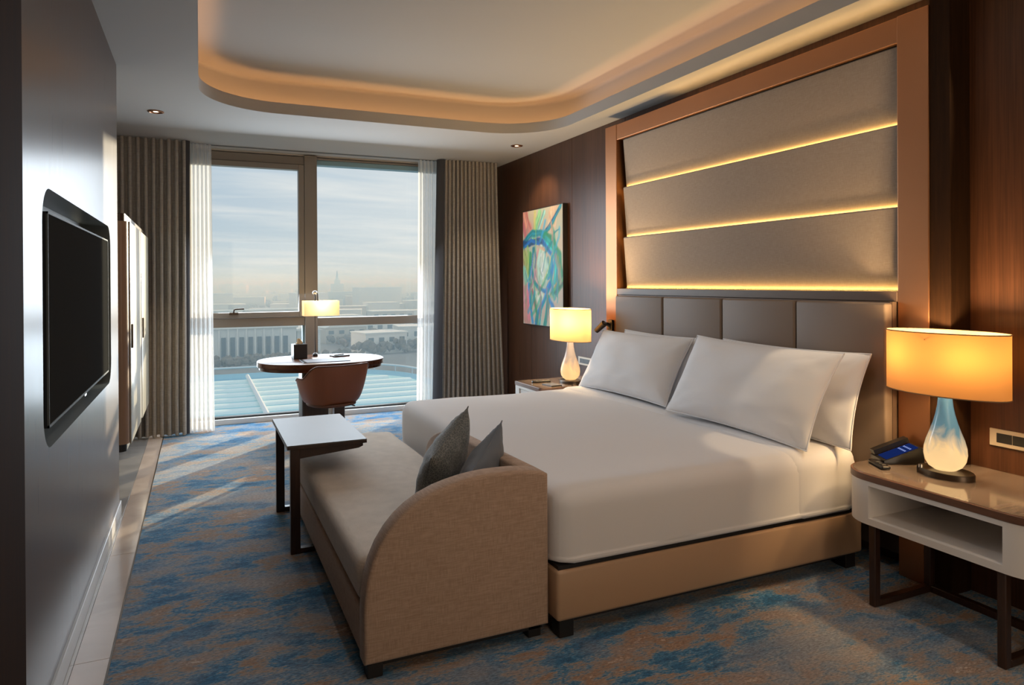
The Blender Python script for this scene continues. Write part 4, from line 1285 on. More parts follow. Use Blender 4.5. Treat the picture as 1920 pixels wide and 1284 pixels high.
def painting():
    t_ = thing('painting', 'tall abstract canvas with turquoise, green and pink brushwork on the wood wall', 'painting', (WX - 0.007, 6.615, 1.665))
    PW, PH = 0.95, 1.27
    q = MB(); q.box(-0.055, 0.0, -PW / 2, PW / 2, -PH / 2, PH / 2, 0.003, 1); q.build('frame', M['black_wood'], t_, smooth=False)
    nu, nv = 96, 128
    def lerp(a, b, k): return tuple(x + (y_ - x) * k for x, y_ in zip(a, b))
    # brush strokes: list of (points, width, colour, strength); u to the right as seen, v upward, both 0..1
    S = []
    def st(pts, w_, col, a=0.9): S.append((pts, w_, col, a))
    pink, peach, yel = (0.75, 0.32, 0.30), (0.80, 0.58, 0.42), (0.72, 0.68, 0.28)
    teal, deep, blue, green, mint, lav = (0.02, 0.36, 0.42), (0.01, 0.14, 0.34), (0.02, 0.28, 0.66), (0.02, 0.40, 0.22), (0.42, 0.72, 0.58), (0.45, 0.40, 0.62)
    st([(0.05, 0.95), (0.15, 0.80)], 0.14, pink, 0.7); st([(0.45, 0.97), (0.25, 0.74)], 0.06, (0.35, 0.65, 0.35), 0.8); st([(0.33, 0.98), (0.30, 0.80)], 0.05, yel, 0.7); st([(0.55, 0.95), (0.40, 0.82)], 0.05, mint, 0.8)
    st([(0.80, 0.97), (0.75, 0.88)], 0.15, peach, 0.8)
    st([(0.06, 0.62), (0.12, 0.48), (0.10, 0.30)], 0.09, (0.62, 0.66, 0.30), 0.8); st([(0.02, 0.48), (0.10, 0.36), (0.02, 0.22)], 0.07, mint, 0.9)
    st([(0.06, 0.28), (0.10, 0.05)], 0.14, pink, 0.6); st([(0.20, 0.62), (0.17, 0.46), (0.22, 0.34)], 0.05, green, 0.8)
    st([(0.02, 0.70), (0.10, 0.76), (0.25, 0.80), (0.45, 0.80), (0.60, 0.76)], 0.055, teal, 0.95)
    st([(0.02, 0.72), (0.18, 0.71), (0.40, 0.73), (0.58, 0.70)], 0.055, deep, 0.9); st([(0.05, 0.70), (0.24, 0.74), (0.42, 0.70)], 0.03, blue, 0.9)
    st([(0.96, 0.99), (0.82, 0.90), (0.68, 0.82), (0.52, 0.78)], 0.035, (0.03, 0.42, 0.52), 0.95); st([(0.93, 0.97), (0.78, 0.90), (0.62, 0.82)], 0.015, deep, 0.8)
    st([(0.92, 0.80), (0.70, 0.74)], 0.014, teal, 0.9)
    st([(0.60, 0.76), (0.80, 0.69), (0.92, 0.58), (0.96, 0.44), (0.88, 0.34)], 0.07, green, 0.9); st([(0.62, 0.73), (0.78, 0.65), (0.86, 0.52), (0.82, 0.38)], 0.06, (0.05, 0.50, 0.48), 0.95)
    st([(0.55, 0.72), (0.74, 0.60), (0.76, 0.48), (0.66, 0.40)], 0.035, blue, 0.85); st([(0.84, 0.62), (0.94, 0.50), (0.90, 0.38), (0.78, 0.30)], 0.025, (0.62, 0.42, 0.12), 0.85)
    st([(0.98, 0.36), (0.86, 0.30), (0.74, 0.26)], 0.06, (0.12, 0.42, 0.22), 0.9)
    st([(0.50, 0.63), (0.44, 0.52), (0.46, 0.40), (0.54, 0.36), (0.62, 0.46), (0.58, 0.58), (0.50, 0.63)], 0.10, (0.60, 0.74, 0.64), 0.95); st([(0.52, 0.58), (0.50, 0.48), (0.55, 0.42)], 0.08, (0.74, 0.78, 0.68), 0.9)
    st([(0.40, 0.64), (0.34, 0.54), (0.32, 0.44), (0.40, 0.34), (0.52, 0.31)], 0.035, (0.78, 0.45, 0.42), 0.85); st([(0.46, 0.66), (0.60, 0.64), (0.66, 0.54)], 0.03, (0.80, 0.52, 0.36), 0.8)
    st([(0.28, 0.66), (0.24, 0.50), (0.30, 0.38), (0.44, 0.30)], 0.04, teal, 0.9); st([(0.30, 0.62), (0.22, 0.44), (0.20, 0.34)], 0.022, lav, 0.9)
    st([(0.44, 0.30), (0.60, 0.30), (0.72, 0.38), (0.78, 0.50)], 0.035, (0.05, 0.35, 0.60), 0.9)
    st([(0.16, 0.34), (0.20, 0.18), (0.26, 0.02)], 0.045, (0.10, 0.42, 0.70), 0.9); st([(0.26, 0.30), (0.30, 0.20), (0.36, 0.12)], 0.03, (0.55, 0.16, 0.18), 0.8)
    st([(0.36, 0.26), (0.44, 0.20), (0.50, 0.26)], 0.06, (0.74, 0.80, 0.66), 0.9)
    st([(0.70, 0.34), (0.54, 0.20), (0.40, 0.10), (0.34, 0.0)], 0.045, blue, 0.95); st([(0.66, 0.30), (0.48, 0.14), (0.44, 0.0)], 0.03, (0.04, 0.45, 0.50), 0.9)
    st([(0.66, 0.24), (0.62, 0.12), (0.56, 0.0)], 0.055, (0.02, 0.42, 0.36), 0.95); st([(0.70, 0.22), (0.84, 0.10), (0.92, 0.0)], 0.05, (0.06, 0.36, 0.66), 0.95); st([(0.74, 0.24), (0.90, 0.22)], 0.06, (0.70, 0.66, 0.52), 0.6)
    st([(0.74, 0.10), (0.72, 0.0)], 0.06, mint, 0.9)
    rp = random.Random(4)
    S2 = []
    for (pts, w_, col, a) in S:
        S2.append((pts, w_ * 0.85, col, a))
        for q_ in range(3):
            du, dv = rp.uniform(-0.6, 0.6) * w_, rp.uniform(-0.6, 0.6) * w_
            k_ = rp.uniform(0.55, 1.5)
            c2_ = tuple(min(0.9, x * k_ + rp.uniform(-0.05, 0.10)) for x in col)
            S2.append(([(p[0] + du, p[1] + dv) for p in pts], w_ * rp.uniform(0.12, 0.32), c2_, 0.75))
    S = S2
    for col_, n_ in (((0.03, 0.42, 0.40), 10), ((0.04, 0.36, 0.22), 8), ((0.05, 0.40, 0.62), 8), ((0.70, 0.40, 0.34), 5), ((0.62, 0.60, 0.28), 5)):
        for q_ in range(n_):
            an = rp.uniform(0.6, 2.2); cx_, cy_ = rp.uniform(0.1, 0.95), rp.uniform(0.05, 0.9); ln = rp.uniform(0.06, 0.2)
            S.append(([(cx_ - ln * math.cos(an), cy_ - ln * math.sin(an)), (cx_ + 0.03, cy_), (cx_ + ln * math.cos(an), cy_ + ln * math.sin(an))], rp.uniform(0.012, 0.035), tuple(min(0.9, x * rp.uniform(0.7, 1.3)) for x in col_), 0.6))
    verts, cols, faces = [], [], []
    for j in range(nv + 1):
        for i in range(nu + 1):
            u, v = i / nu, j / nv
            u += 0.018 * noise.noise(Vector((u * 6, v * 7, 11))); v += 0.014 * noise.noise(Vector((u * 6, v * 7, 23)))
            c_ = lerp(lerp((0.62, 0.66, 0.50), (0.74, 0.52, 0.44), 0.5 + 0.5 * noise.noise(Vector((u * 2.5, v * 3, 2)))), (0.55, 0.68, 0.58), max(0, noise.noise(Vector((u * 3 + 5, v * 4, 7)))))
            for (pts, w_, col, a) in S:
                best, bt = 9, 0
                for k in range(len(pts) - 1):
                    (ax, ay), (bx, by) = pts[k], pts[k + 1]
                    dx, dy = (bx - ax), (by - ay) * 1.33
                    px, py = u - ax, (v - ay) * 1.33
                    t = max(0, min(1, (px * dx + py * dy) / (dx * dx + dy * dy + 1e-9)))
                    d = math.hypot(px - t * dx, py - t * dy)
                    if d < best: best, bt = d, t
                ww = w_ * (1 + 0.35 * noise.noise(Vector((u * 14, v * 5, w_ * 90))))
                k = max(0.0, min(1.0, (ww - best) / (0.25 * ww + 0.006))) * a
                if k > 0:
                    streak = 1 + 0.28 * noise.noise(Vector((u * 50 - v * 22, v * 9 + u * 6, col[0] * 50)))
                    c_ = lerp(c_, tuple(x * streak for x in col), k)
            # the canvas faces -x; seen from the room, right in the picture is towards -y
            verts.append((-0.0562, PW / 2 * 0.985 - i / nu * PW * 0.985, -PH / 2 * 0.985 + j / nv * PH * 0.985)); cols.append(c_)
    for j in range(nv):
        for i in range(nu):
            a = j * (nu + 1) + i
            faces.append((a, a + nu + 1, a + nu + 2, a + 1))
    m, t, b, o_ = principled('oil_paint')
    at = N(t, 'ShaderNodeAttribute', attribute_name='paint'); t.links.new(at.outputs['Color'], b.inputs['Base Color'])
    b.inputs['Roughness'].default_value = 0.5
    o = mesh_obj('canvas', verts, faces, m, t_, angle=180)
    ca = o.data.color_attributes.new('paint', 'FLOAT_COLOR', 'POINT')
    flat = []
    for c_ in cols: flat += [max(0, c_[0]) ** 1.55 * 0.80, max(0, c_[1]) ** 1.45 * 0.80, max(0, c_[2]) ** 1.45 * 0.80, 1.0]
    ca.data.foreach_set('color', flat)
painting()

# ================================================================== television in the niche
tv = thing('television', 'large black flat television set into the rounded niche of the left wall', 'television', (-0.56, 3.84, 1.375))
def tvp(mb, name, mat, smooth=False):
    o = mb.build(name, mat, tv, smooth=smooth); o.location = (0.56, -3.84, -1.375); return o
TY_0, TY_1, TZ0, TZ1 = 2.95, 4.735, 0.985, 1.765
q = MB(); q.box(-0.545, -0.500, TY_0, TY_1, TZ0, TZ1, 0.002, 1); tvp(q, 'casing', M['black'])
q = MB()
for (a, b, c_, d) in ((TY_0, TY_0 + 0.006, TZ0, TZ1), (TY_1 - 0.008, TY_1, TZ0, TZ1), (TY_0, TY_1, TZ0, TZ0 + 0.010), (TY_0, TY_1, TZ1 - 0.008, TZ1)):
    q.box(-0.502, -0.4955, a, b, c_, d)
tvp(q, 'bezel', plain('dark_steel_bezel', (0.10, 0.11, 0.11), rough=0.6, spec=0.15))
mesh_ = mesh_obj('screen', [(-0.4985, TY_0 + 0.006, TZ0 + 0.01), (-0.4985, TY_1 - 0.008, TZ0 + 0.01), (-0.4985, TY_1 - 0.008, TZ1 - 0.008), (-0.4985, TY_0 + 0.006, TZ1 - 0.008)], [(0, 1, 2, 3)], M['screen'], tv, smooth=False); mesh_.location = (0.56, -3.84, -1.375)
q = MB(); q.box(-0.51, -0.497, 3.80, 3.86, TZ0 - 0.012, TZ0); tvp(q, 'indicator', M['chrome'])
q = MB(); q.box(LX - D + 0.006, -0.545, 3.55, 4.15, 1.2, 1.55); tvp(q, 'wall_bracket', M['black'])

# ================================================================== minibar cabinet
cb = thing('minibar_cabinet', 'cream lacquered two-door hanging cabinet with dark trims, between television wall and curtain', 'cabinet', (-0.82, 6.5, 0.35))
def cbp(mb, name, mat, smooth=True, parent=cb):
    o = mb.build(name, mat, parent, smooth=smooth)
    if parent is cb: o.location = (0.82, -6.5, -0.35)
    return o
FX = -0.445
CYA, CYB = 5.50, 7.42
q = MB(); q.prism(rrect(-1.19, FX - 0.012, CYA, CYB, (0, 0.05, 0.02, 0), 8), 'z', 0.385, 1.945, 0.003, 1); cbp(q, 'body', M['cabinet_side'])
q = MB(); q.prism(rrect(-1.19, FX - 0.03, CYA + 0.02, CYB - 0.02, (0, 0.04, 0.02, 0), 8), 'z', 1.945, 2.000, 0.002, 1); cbp(q, 'top_trim', M['dark_wood'])
q = MB(); q.prism(rrect(-1.19, FX - 0.03, CYA + 0.02, CYB - 0.02, (0, 0.04, 0.02, 0), 8), 'z', 0.330, 0.385, 0.002, 1); cbp(q, 'bottom_trim', M['black_wood'])
ym = 6.50
for (a, b, side) in ((CYA + 0.055, ym - 0.085, 1), (ym + 0.085, CYB - 0.01, -1)):
    q = MB(); q.box(FX - 0.012, FX, a, b, 0.375, 1.945, 0.006, 2); d_ = cbp(q, 'door', M['cream_lacquer'])
    q = MB(); yh = (a + 0.03) if side == 1 else (a + 0.03)
    q.box(FX - 0.001, FX + 0.012, yh, yh + 0.022, 1.05, 1.22, 0.004, 1); cbp(q, 'handle', M['bronze'], True, d_)
q = MB(); q.box(FX - 0.013, FX - 0.006, ym - 0.083, ym + 0.083, 0.385, 1.945, 0.002, 1); cbp(q, 'centre_panel', plain('grey_lacquer', (0.34, 0.32, 0.29), rough=0.3))

# ================================================================== desk
dk = thing('desk', 'oval dark red-brown glossy desk on a pedestal in front of the window', 'desk', (1.10, 7.06, 0))
def oval(rx, ry, n=64, p=2.3):
    out = []
    for k in range(n):
        a = 2 * PI * k / n
        c_, s_ = math.cos(a), math.sin(a)
        out.append((rx * abs(c_) ** (2 / p) * (1 if c_ >= 0 else -1), ry * abs(s_) ** (2 / p) * (1 if s_ >= 0 else -1)))
    return out
q = MB(); q.prism(oval(0.605, 0.475), 'z', 0.700, 0.752, 0.006, 2); q.build('top', M['desk_wood'], dk)
q = MB(); q.prism(oval(0.585, 0.455), 'z', 0.672, 0.700, 0.002, 1); q.build('apron', M['desk_wood'], dk)
q = MB(); q.prism(rrect(-0.205, 0.205, -0.15, 0.15, 0.03, 5), 'z', 0.0, 0.672); q.build('pedestal', M['dark_wood'], dk)
q = MB(); q.prism(rrect(-0.225, 0.225, -0.17, 0.17, 0.03, 5), 'z', 0.0, 0.03); q.build('foot', M['bronze'], dk)
DT = 0.752

bx = thing('tissue_box', 'black cube tissue box with a tissue peeking out, on the desk', 'tissue box', (0.905, 7.20, DT), 0.08)
q = MB(); q.box(-0.066, 0.066, -0.066, 0.066, 0.0, 0.145, 0.003, 1); q.build('box', M['black'], bx, smooth=False)
q = MB(); q.lathe([(0.001, 0.1452), (0.03, 0.1452), (0.032, 0.1465), (0.001, 0.1465)], n=24, sx=1.2, sy=0.6, cap=False); q.build('slot', M['alu_dark'], bx)
tv_, tf_ = [], []
for j in range(7):
    for i in range(13):
        a = 2 * PI * i / 12; r_ = 0.020 * (1 - j / 7) + 0.004 + 0.006 * math.sin(3 * a + j)
        tv_.append((r_ * math.cos(a) * 1.4, r_ * math.sin(a) * 0.7, 0.1455 + j * 0.0088))
for j in range(6):
    for i in range(12):
        a = j * 13 + i; tf_.append((a, a + 1, a + 14, a + 13))
mesh_obj('tissue', tv_, tf_, M['tissue'], bx, angle=180)

bp2 = thing('desk_blotter', 'grey-blue leather blotter lying at the front of the desk', 'desk blotter', (1.10, 6.87, DT), 0.02)
q = MB(); q.box(-0.22, 0.22, -0.15, 0.15, 0.0, 0.006, 0.002, 1); q.build('pad', M['navy'], bp2, smooth=False)
q = MB(); q.box(-0.215, -0.19, -0.147, 0.147, 0.006, 0.0075); q.build('edge', M['black'], bp2, smooth=False)
nt = thing('notebook', 'black notebook with a pen, lying behind the blotter on the desk', 'notebook', (1.31, 7.23, DT), 0.35)
q = MB(); q.box(-0.085, 0.085, -0.06, 0.06, 0.0, 0.012, 0.002, 1); q.build('cover', M['black'], nt, smooth=False)
q = MB(); q.tube([(-0.075, -0.02, 0.017), (0.065, 0.03, 0.017)], 0.005, 8); q.build('pen', M['chrome'], nt)
pp = thing('paper_sheet', 'white sheet of paper lying on the desk by the lamp foot', 'paper', (1.12, 7.12, DT), 0.0)
q = MB(); q.box(-0.10, 0.10, -0.05, 0.06, 0.0, 0.0015); q.build('sheet', M['white'], pp, smooth=False)

dl = thing('desk_lamp', 'slim desk lamp with lit rectangular cream shade, on the desk by the window', 'lamp', (1.080, 7.33, DT))
q = MB(); q.lathe([(0.001, 0), (0.026, 0), (0.026, 0.022), (0.016, 0.034), (0.008, 0.040)], n=24); q.build('base', M['black'], dl)
q = MB(); q.tube([(0, 0, 0.03), (0, 0, 0.62), (0.002, 0, 0.655), (0.012, 0, 0.672), (0.024, 0, 0.660), (0.028, 0, 0.635), (0.03, 0, 0.55)], 0.0065, 10); q.build('stem', M['black'], dl)
q = MB(); q.lathe([(0.001, 0), (0.018, 0.004), (0.026, 0.02), (0.018, 0.036), (0.001, 0.04)], c=(0.0, -0.0, 0.635), n=20, cap=False); q.build('finial', M['chrome'], dl)
SX0, SX1, SY0, SY1, SZ0, SZ1 = -0.118, 0.232, -0.09, 0.09, 0.418, 0.572
m = bmesh.new()
o4 = [(SX0, SY0), (SX1, SY0), (SX1, SY1), (SX0, SY1)]
lo_ = [m.verts.new((p[0], p[1], SZ0)) for p in o4]; hi_ = [m.verts.new((p[0], p[1], SZ1)) for p in o4]
for k in range(4): m.faces.new((lo_[k], lo_[(k + 1) % 4], hi_[(k + 1) % 4], hi_[k]))
q = MB(); q.add(m); q.build('shade', M['shade_desk'], dl, smooth=False)
q = MB(); q.tube([(SX0, 0, SZ1 - 0.02), (SX1, 0, SZ1 - 0.02)], 0.003, 6); q.build('spider', M['black'], dl)
q = MB(); q.lathe([(0.002, 0), (0.018, 0.02), (0.022, 0.045), (0.012, 0.07), (0.002, 0.074)], c=(0.057, 0, 0.455), n=16); q.build('bulb', M['bulb'], dl)
l = bpy.data.lights.new('desk_lamp_bulb', 'POINT'); l.energy = P_DESK; l.color = (1.0, 0.78, 0.48); l.shadow_soft_size = 0.03
lo = bpy.data.objects.new('desk_lamp_bulb', l); COL.objects.link(lo); lo.parent = dl; lo.location = (0.057, 0, 0.545)

# ================================================================== desk chair
ch = thing('desk_chair', 'brown leather tub swivel chair pulled up to the oval desk', 'chair', (1.09, 6.45, 0), math.radians(17))

def chair_shell():
    """bucket back wrapping round; th = 0 at the back (-y)"""
    nth, nz_ = 56, 14
    half = math.radians(118)
    outer, inner = [], []
    for i in range(nth + 1):
        th = -half + 2 * half * i / nth
        a = abs(th)
        # height of the rim: high over the back, dipping to the arms
        k = max(0.0, min(1.0, (a - math.radians(42)) / math.radians(38)))
        k = k * k * (3 - 2 * k)
        ztop = 0.775 * (1 - k) + 0.655 * k
        k2 = max(0.0, min(1.0, (a - math.radians(100)) / math.radians(18)))
        ztop -= 0.03 * k2
        zbot = 0.415 + 0.02 * (a / half)
        for j in range(nz_ + 1):
            t = j / nz_
            z = zbot + (ztop - zbot) * t
            h_ = (z - 0.415) / 0.36
            flare = 0.185 + 0.105 * min(1.0, max(0.0, h_) ** 0.45 * 1.05)
            p = 2.7
            c_, s_ = math.sin(th), -math.cos(th)
            rad = 1 / ((abs(c_) ** p + abs(s_) ** p) ** (1 / p))
            back_lean = 0.03 * max(0, h_) * max(0, math.cos(th))
            x = c_ * rad * flare * 1.10; y_ = s_ * rad * (flare * 0.90) - back_lean
            outer.append(Vector((x, y_, z)))
            inn = 1 - 0.045 / flare
            inner.append(Vector((x * inn, y_ * inn, z + (0.0 if t < 1 else -0.0))))
    W = nz_ + 1
    verts = outer + inner
    off = len(outer)
    faces = []
    for i in range(nth):
        for j in range(nz_):
            a = i * W + j
            faces.append((a, a + W, a + W + 1, a + 1))
            faces.append((off + a, off + a + 1, off + a + W + 1, off + a + W))
        a = i * W + nz_
        faces.append((a, a + W, off + a + W, off + a))
        a = i * W
        faces.append((a, off + a, off + a + W, a + W))
    for i in (0, nth):
        for j in range(nz_):
            a = i * W + j
            faces.append((a, a + 1, off + a + 1, off + a) if i == 0 else (a, off + a, off + a + 1, a + 1))
    o = mesh_obj('shell', verts, faces, M['leather'], ch, angle=50)
    me = o.data
    bm_ = bmesh.new(); bm_.from_mesh(me); bmesh.ops.recalc_face_normals(bm_, faces=bm_.faces[:]); bm_.to_mesh(me); bm_.free()
    # piping along the rim
    rim = [outer[i * W + nz_] * 1.0 for i in range(nth + 1)]
    q_ = MB(); q_.tube([(v.x, v.y, v.z + 0.001) for v in rim], 0.006, 8); q_.build('piping', M['leather_dark'], ch)
chair_shell()
q = MB(); q.prism([(x * 0.98, y_ * 0.98) for x, y_ in oval(0.215, 0.205, 40, 2.6)], 'z', 0.395, 0.425, 0.012, 2); q.build('seat_pan', M['leather_dark'], ch)
q = MB(); q.prism([(x, y_ + 0.045) for x, y_ in oval(0.215, 0.215, 40, 2.8)], 'z', 0.425, 0.490, 0.022, 3); q.build('seat_cushion', M['leather'], ch)
q = MB(); q.tube([(0, 0, 0.09), (0, 0, 0.40)], 0.026, 20); q.build('gas_column', M['chrome'], ch)
q = MB(); q.box(-0.075, 0.075, -0.07, 0.07, 0.375, 0.396, 0.006, 2); q.build('mechanism', M['black'], ch)
q = MB(); q.tube([(0.06, -0.02, 0.385), (0.15, -0.05, 0.385), (0.20, -0.075, 0.368)], 0.006, 8); q.build('lever', M['black'], ch)
for k in range(5):
    a = 2 * PI * k / 5 + 0.3
    q = MB(); q.tube([(0.02 * math.cos(a), 0.02 * math.sin(a), 0.105), (0.15 * math.cos(a), 0.15 * math.sin(a), 0.085), (0.265 * math.cos(a), 0.265 * math.sin(a), 0.062)], [0.026, 0.018, 0.013], 12)
    q.build('base_arm', M['chrome'], ch)
    q = MB(); q.lathe([(0.006, -0.011), (0.026, -0.011), (0.028, 0.0), (0.026, 0.011), (0.006, 0.011)], n=18)
    for v in q.bm.verts: v.co = Vector((v.co.x, v.co.z, v.co.y + 0.0285))
    cs = q.build('caster', M['black'], ch); cs.location = (0.262 * math.cos(a), 0.262 * math.sin(a), 0.0); cs.rotation_euler = (0, 0, a + 0.6)
    q = MB(); q.tube([(0.262 * math.cos(a), 0.262 * math.sin(a), 0.035), (0.262 * math.cos(a), 0.262 * math.sin(a), 0.066)], 0.008, 8); q.build('caster_stem', M['black'], ch)

# ================================================================== the city outside
GZ = -25.0

def hazefree(name, col, rough=0.8, **k): return plain(name, col, rough=rough, **k)
M['ground'] = plain('city_ground', (0.30, 0.30, 0.30), rough=0.95, var=0.5, vscale=0.02)
M['pale'] = plain('pale_render', (0.80, 0.84, 0.86), rough=0.8)
M['render2'] = plain('buff_render', (0.60, 0.57, 0.52), rough=0.8)
M['render3'] = plain('grey_render', (0.45, 0.47, 0.48), rough=0.8)
M['render4'] = plain('white_render', (0.88, 0.89, 0.90), rough=0.8)
M['roof_snow'] = plain('pale_flat_roof', (0.84, 0.87, 0.89), rough=0.8)
M['city_win'] = plain('dark_window', (0.11, 0.14, 0.18), rough=0.25)
M['teal_roof'] = plain('pale_teal_roof', (0.40, 0.72, 0.78), rough=0.45)
M['teal_roof2'] = plain('white_teal_roof', (0.82, 0.95, 0.94), rough=0.5)
M['blue_gutter'] = plain('blue_membrane', (0.16, 0.44, 0.62), rough=0.5)
M['white_metal'] = plain('white_metal', (0.80, 0.82, 0.83), rough=0.4)
M['bare_trees'] = plain('bare_tree_crowns', (0.20, 0.17, 0.14), rough=1.0, var=0.4, vscale=0.3)

g = MB()
g.box(-900, 2200, 30, 3000, GZ - 2, GZ)
ground = g.build('ground', M['ground'], smooth=False); tag(ground, kind='structure')

# podium with ribbed roof below the window
pod = thing('podium_roof', 'ribbed pale teal roof with rounded end and white rail, just below the window', 'roof', (15, 90, GZ))
def podline(off, n=18):
    # outline, rounded far end
    return rrect(-14 - off, 31.5 + off, 30, 119.5 + off, (0.0, 0.0, 17 + off, 9 + off), n)
def pdp(mb, name, mat, smooth=False):
    o = mb.build(name, mat, pod, smooth=smooth); o.location = (-15, -90, -GZ); return o
q = MB(); q.prism(podline(0), 'z', GZ, -12.9); pdp(q, 'gutter_deck', M['blue_gutter'])
q = MB(); q.prism([(p[0] * 1.0, p[1]) for p in rrect(-20, 28.2, 30, 107.5, (0, 0, 12, 6), 14)], 'z', -12.9, -12.35); pdp(q, 'roof_deck', M['teal_roof'])
y = 107.5
k = 0
while y > 46:
    # raised seams: shallow humped sheets running across the deck
    d = 4.0
    y0, y1 = y - d, y
    sag = 0.0
    x1 = 28.0
    if y1 > 96: x1 = 16.2 + math.sqrt(max(0.1, 12 ** 2 - max(0, (y1 - 95.5)) ** 2))
    pr_ = [(y0, -12.36), (y0 + 0.25, -12.12), (y0 + d * 0.25, -12.05), (y0 + d * 0.5, -12.14), (y0 + d * 0.6, -12.36)]
    q = MB(); q.prism(pr_, 'x', -18, x1); pdp(q, 'roof_sheet', M['teal_roof2'], True)
    y -= d
    k += 1
ol = [(p[0], p[1], -11.9) for p in podline(-0.2) if p[1] > 40]
q = MB(); q.tube(ol, 0.16, 6); pdp(q, 'rail', M['white_metal'], True)
for i_, p in enumerate(ol[::3]):
    q = MB(); q.box(p[0] - 0.06, p[0] + 0.06, p[1] - 0.06, p[1] + 0.06, -12.9, -11.9); pdp(q, 'rail_post', M['white_metal'])
q = MB(); q.tube([(6.2, 107.0, -11.8), (6.2, 46.0, -11.8)], 0.28, 8); pdp(q, 'ridge_pipe', M['white_metal'], True)

# white colonnaded building on the left
wb = thing('colonnade_building', 'white building with tall dark windows between pillars, in the left lower pane', 'building', (18, 250, GZ))
def wbp(mb, name, mat):
    o = mb.build(name, mat, wb, smooth=False); o.location = (-18, -250, -GZ); return o
q = MB(); q.box(3.5, 30.5, 250.0, 285, GZ, -13.2); wbp(q, 'hall', M['pale'])
q = MB(); q.box(2.9, 31.0, 249.0, 286, -13.6, -12.5, 0.1, 1); wbp(q, 'cornice', M['render4'])
q = MB(); q.box(7, 28, 256, 280, -12.5, -11.5); wbp(q, 'roof_deck', M['teal_roof2'])
for k in range(8):
    q = MB(); q.box(12 + k * 1.6, 13 + k * 1.6, 255.6, 256.1, -12.4, -11.8); wbp(q, 'roof_vent', M['render3'])
for k in range(8):
    x = 6.4 + k * 2.82
    q = MB(); q.box(x, x + 1.45, 249.6, 250.3, -23.0, -16.4); wbp(q, 'window', M['city_win'])
    q = MB(); q.box(x - 0.85, x - 0.45, 249.2, 250.2, GZ, -13.6); wbp(q, 'pillar', M['render4'])
q = MB(); q.box(31, 39, 252, 285, GZ, -15.0); wbp(q, 'side_wing', M['pale'])
q = MB(); q.prism([(30.5, -15.0), (39.6, -15.0), (39.6, -14.8), (35, -13.0), (30.5, -14.6)], 'y', 251, 286); wbp(q, 'wing_roof', M['roof_snow'])
for k in range(2):
    q = MB(); q.box(32.4 + k * 3.2, 34.2 + k * 3.2, 251.7, 252.2, -22, -17.0); wbp(q, 'window', M['city_win'])

# town blocks
rnd = random.Random(21)
wall_names = {'pale': 'pale', 'render2': 'buff', 'render3': 'grey', 'render4': 'white'}
def block(x, y, w, d, h, mat, rz, label, group, floors=0, name='town_building', flat=True):
    t_ = thing(name, label, 'building', (x, y, GZ), rz, group)
    q = MB(); q.box(-w / 2, w / 2, -d / 2, d / 2, 0, h); q.build('wall', M[mat], t_, smooth=False)
    if flat:
        q = MB(); q.box(-w / 2 - 0.3, w / 2 + 0.3, -d / 2 - 0.3, d / 2 + 0.3, h, h + 0.5); q.build('roof', M['roof_snow'], t_, smooth=False)
    else:
        q = MB(); q.prism([(-w / 2 - 0.4, h), (w / 2 + 0.4, h), (0, h + w * 0.22)], 'y', -d / 2 - 0.3, d / 2 + 0.3); q.build('roof', M['roof_snow'], t_, smooth=False)
    if floors:
        n_ = max(2, int(w / 4.2))
        for f_i in range(floors):
            z0 = 1.2 + f_i * (h - 1.2) / floors
            for k_ in range(n_):
                x0 = -w / 2 + (k_ + 0.25) * w / n_
                q = MB(); q.box(x0, x0 + 0.5 * w / n_, -d / 2 - 0.06, -d / 2 + 0.2, z0, z0 + 0.55 * (h - 1.2) / floors); q.build('window', M['city_win'], t_, smooth=False)
    return t_
near_specs = [(63, 265, 17, 14, 7.5, 'render4', 0.20, 2), (84, 280, 20, 14, 8.5, 'pale', -0.1, 2), (104, 262, 16, 16, 9.5, 'render4', 0.12, 3), (122, 290, 22, 14, 9, 'render3', 0.0, 2),
              (58, 318, 20, 12, 7.0, 'render2', 0.3, 2), (83, 335, 24, 14, 8.0, 'render4', 0.05, 2), (112, 330, 22, 15, 10.0, 'pale', -0.2, 3), (66, 380, 26, 16, 9.0, 'render4', 0.1, 2),
              (100, 392, 24, 16, 10.5, 'render2', -0.05, 3), (132, 375, 26, 16, 9.0, 'render4', 0.15, 2)]
where = ['just right of the mullion, low in the pane', 'second in from the mullion, low in the right pane', 'mid pane, nearest of the white ones', 'low grey one at the right pane edge', 'buff one behind the front houses by the mullion',
         'long white one in the second row', 'pale one in the second row, right pane', 'long white one in the third row by the mullion', 'buff one in the third row', 'white one in the third row near the sheer curtain']
for (x, y, w, d, h, mat, rz, fl), wh in zip(near_specs, where):
    block(x, y, w, d, h, mat, rz, wall_names[mat] + ' low building with dark windows, ' + wh, 'low buildings in the town below', fl, flat=(h > 7.2))
for k in range(90):
    y = 430 + 1500 * rnd.random() ** 1.5
    az = math.radians(rnd.uniform(-3, 21))
    x = y * math.tan(az)
    h = rnd.uniform(7, 14) + (12 * rnd.random() if rnd.random() < 0.25 else 0)
    w = rnd.uniform(18, 46)
    mat = rnd.choice(['pale', 'render2', 'render3', 'render4', 'render4'])
    block(x, y, w, rnd.uniform(12, 22), h, mat, rnd.uniform(-0.4, 0.4), 'small hazy block of the distant town below the horizon', 'distant town blocks', 0, 'distant_building')
# slender tower on the skyline
tw = thing('skyline_tower', 'slender pointed tower on the hazy horizon in the right pane', 'tower', (205, 1150, GZ))
q = MB(); q.box(-9, 9, -9, 9, 0, 26); q.build('block', M['render3'], tw, smooth=False)
q = MB(); q.box(-4, 4, -4, 4, 26, 32); q.build('shaft', M['render3'], tw, smooth=False)
q = MB(); q.lathe([(3.5, 32), (2.0, 36), (0.3, 48)], n=8); q.build('spire', M['render3'], tw)

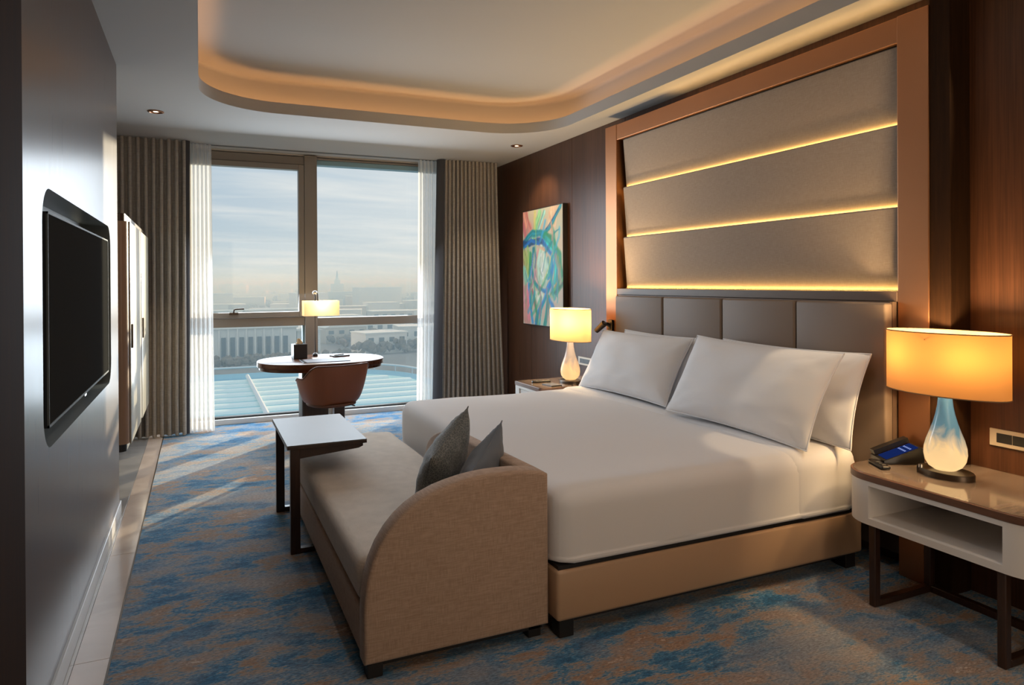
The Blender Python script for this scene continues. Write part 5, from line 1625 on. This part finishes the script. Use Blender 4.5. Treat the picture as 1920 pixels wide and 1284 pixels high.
# bare tree belts: crowns as one mass of rounded clumps
def trees(name, label, pts, seed):
    rn = random.Random(seed)
    base = bmesh.new(); bmesh.ops.create_icosphere(base, subdivisions=1, radius=1.0)
    bv = [v.co.copy() for v in base.verts]; bf = [[v.index for v in f_.verts] for f_ in base.faces]; base.free()
    V, F = [], []
    for (x, y, r_) in pts:
        for _ in range(5):
            o = len(V)
            cx, cyy, cz = x + rn.uniform(-r_, r_) * 0.6, y + rn.uniform(-r_, r_) * 0.6, GZ + r_ * rn.uniform(0.6, 1.3)
            s = r_ * rn.uniform(0.30, 0.6)
            for v in bv:
                q_ = v * s * (1 + rn.uniform(-0.25, 0.25))
                V.append((cx + q_.x, cyy + q_.y, cz + q_.z * 1.1))
            F += [[i + o for i in f_] for f_ in bf]
    o = mesh_obj(name, V, F, M['bare_trees'], smooth=False)
    tag(o, label, 'trees', kind='stuff')
trees('bare_trees', 'brown bare trees in front of the white colonnaded building', [(2 + k * 0.8 + rnd.uniform(-1, 1), rnd.uniform(232, 247), rnd.uniform(1.4, 2.4)) for k in range(60)], 1)
pts = []
for k in range(1100):
    y = 255 + 1300 * rnd.random() ** 1.6
    az = math.radians(rnd.uniform(-3, 20))
    if y < 300 and math.tan(az) * y < 52: continue
    pts.append((y * math.tan(az), y, rnd.uniform(1.6, 3.0) * (1 + y / 1200)))
trees('town_trees', 'brown winter tree crowns scattered between the houses of the town', pts, 2)
ridge = []
for k in range(160):
    az = math.radians(rnd.uniform(-6, 24)); y = rnd.uniform(1900, 2700)
    ridge.append((y * math.tan(az), y, rnd.uniform(12, 20)))
trees('far_woods', 'low wooded ridge along the hazy horizon', ridge, 3)

# thin winter haze over the town
hz = MB(); hz.box(-900, 2200, 62, 2950, GZ + 0.5, 9)
haze = hz.build('haze', M['white'], smooth=False)
hm = bpy.data.materials.new('winter_haze'); hm.use_nodes = True
ht = hm.node_tree; ht.nodes.clear()
sc_ = N(ht, 'ShaderNodeVolumeScatter'); sc_.inputs['Color'].default_value = (0.40, 0.66, 0.95, 1); sc_.inputs['Density'].default_value = 0.0030; sc_.inputs['Anisotropy'].default_value = -0.1
ho = N(ht, 'ShaderNodeOutputMaterial'); ht.links.new(sc_.outputs[0], ho.inputs['Volume'])
haze.data.materials[0] = hm
tag(haze, 'thin blue-grey winter haze lying over the distant town', 'haze', kind='stuff')

# alike things share a group
GROUPS = {'pillow': 'pillows at the head of the bed', 'cushion': 'cushions on the bench', 'nightstand': 'nightstands beside the bed', 'table_lamp': 'bedside lamps',
          'recessed_downlight': 'recessed ceiling downlights', 'blackout_curtain': 'pleated curtains at the window', 'sheer_curtain': 'sheer curtains at the window',
          'remote_control': 'remote controls on the nightstands', 'wall_socket': 'wall sockets beside the bed'}
for o in list(COL.objects):
    g_ = GROUPS.get(o.name.split('.')[0])
    if g_ and o.parent is None:
        o['group'] = g_
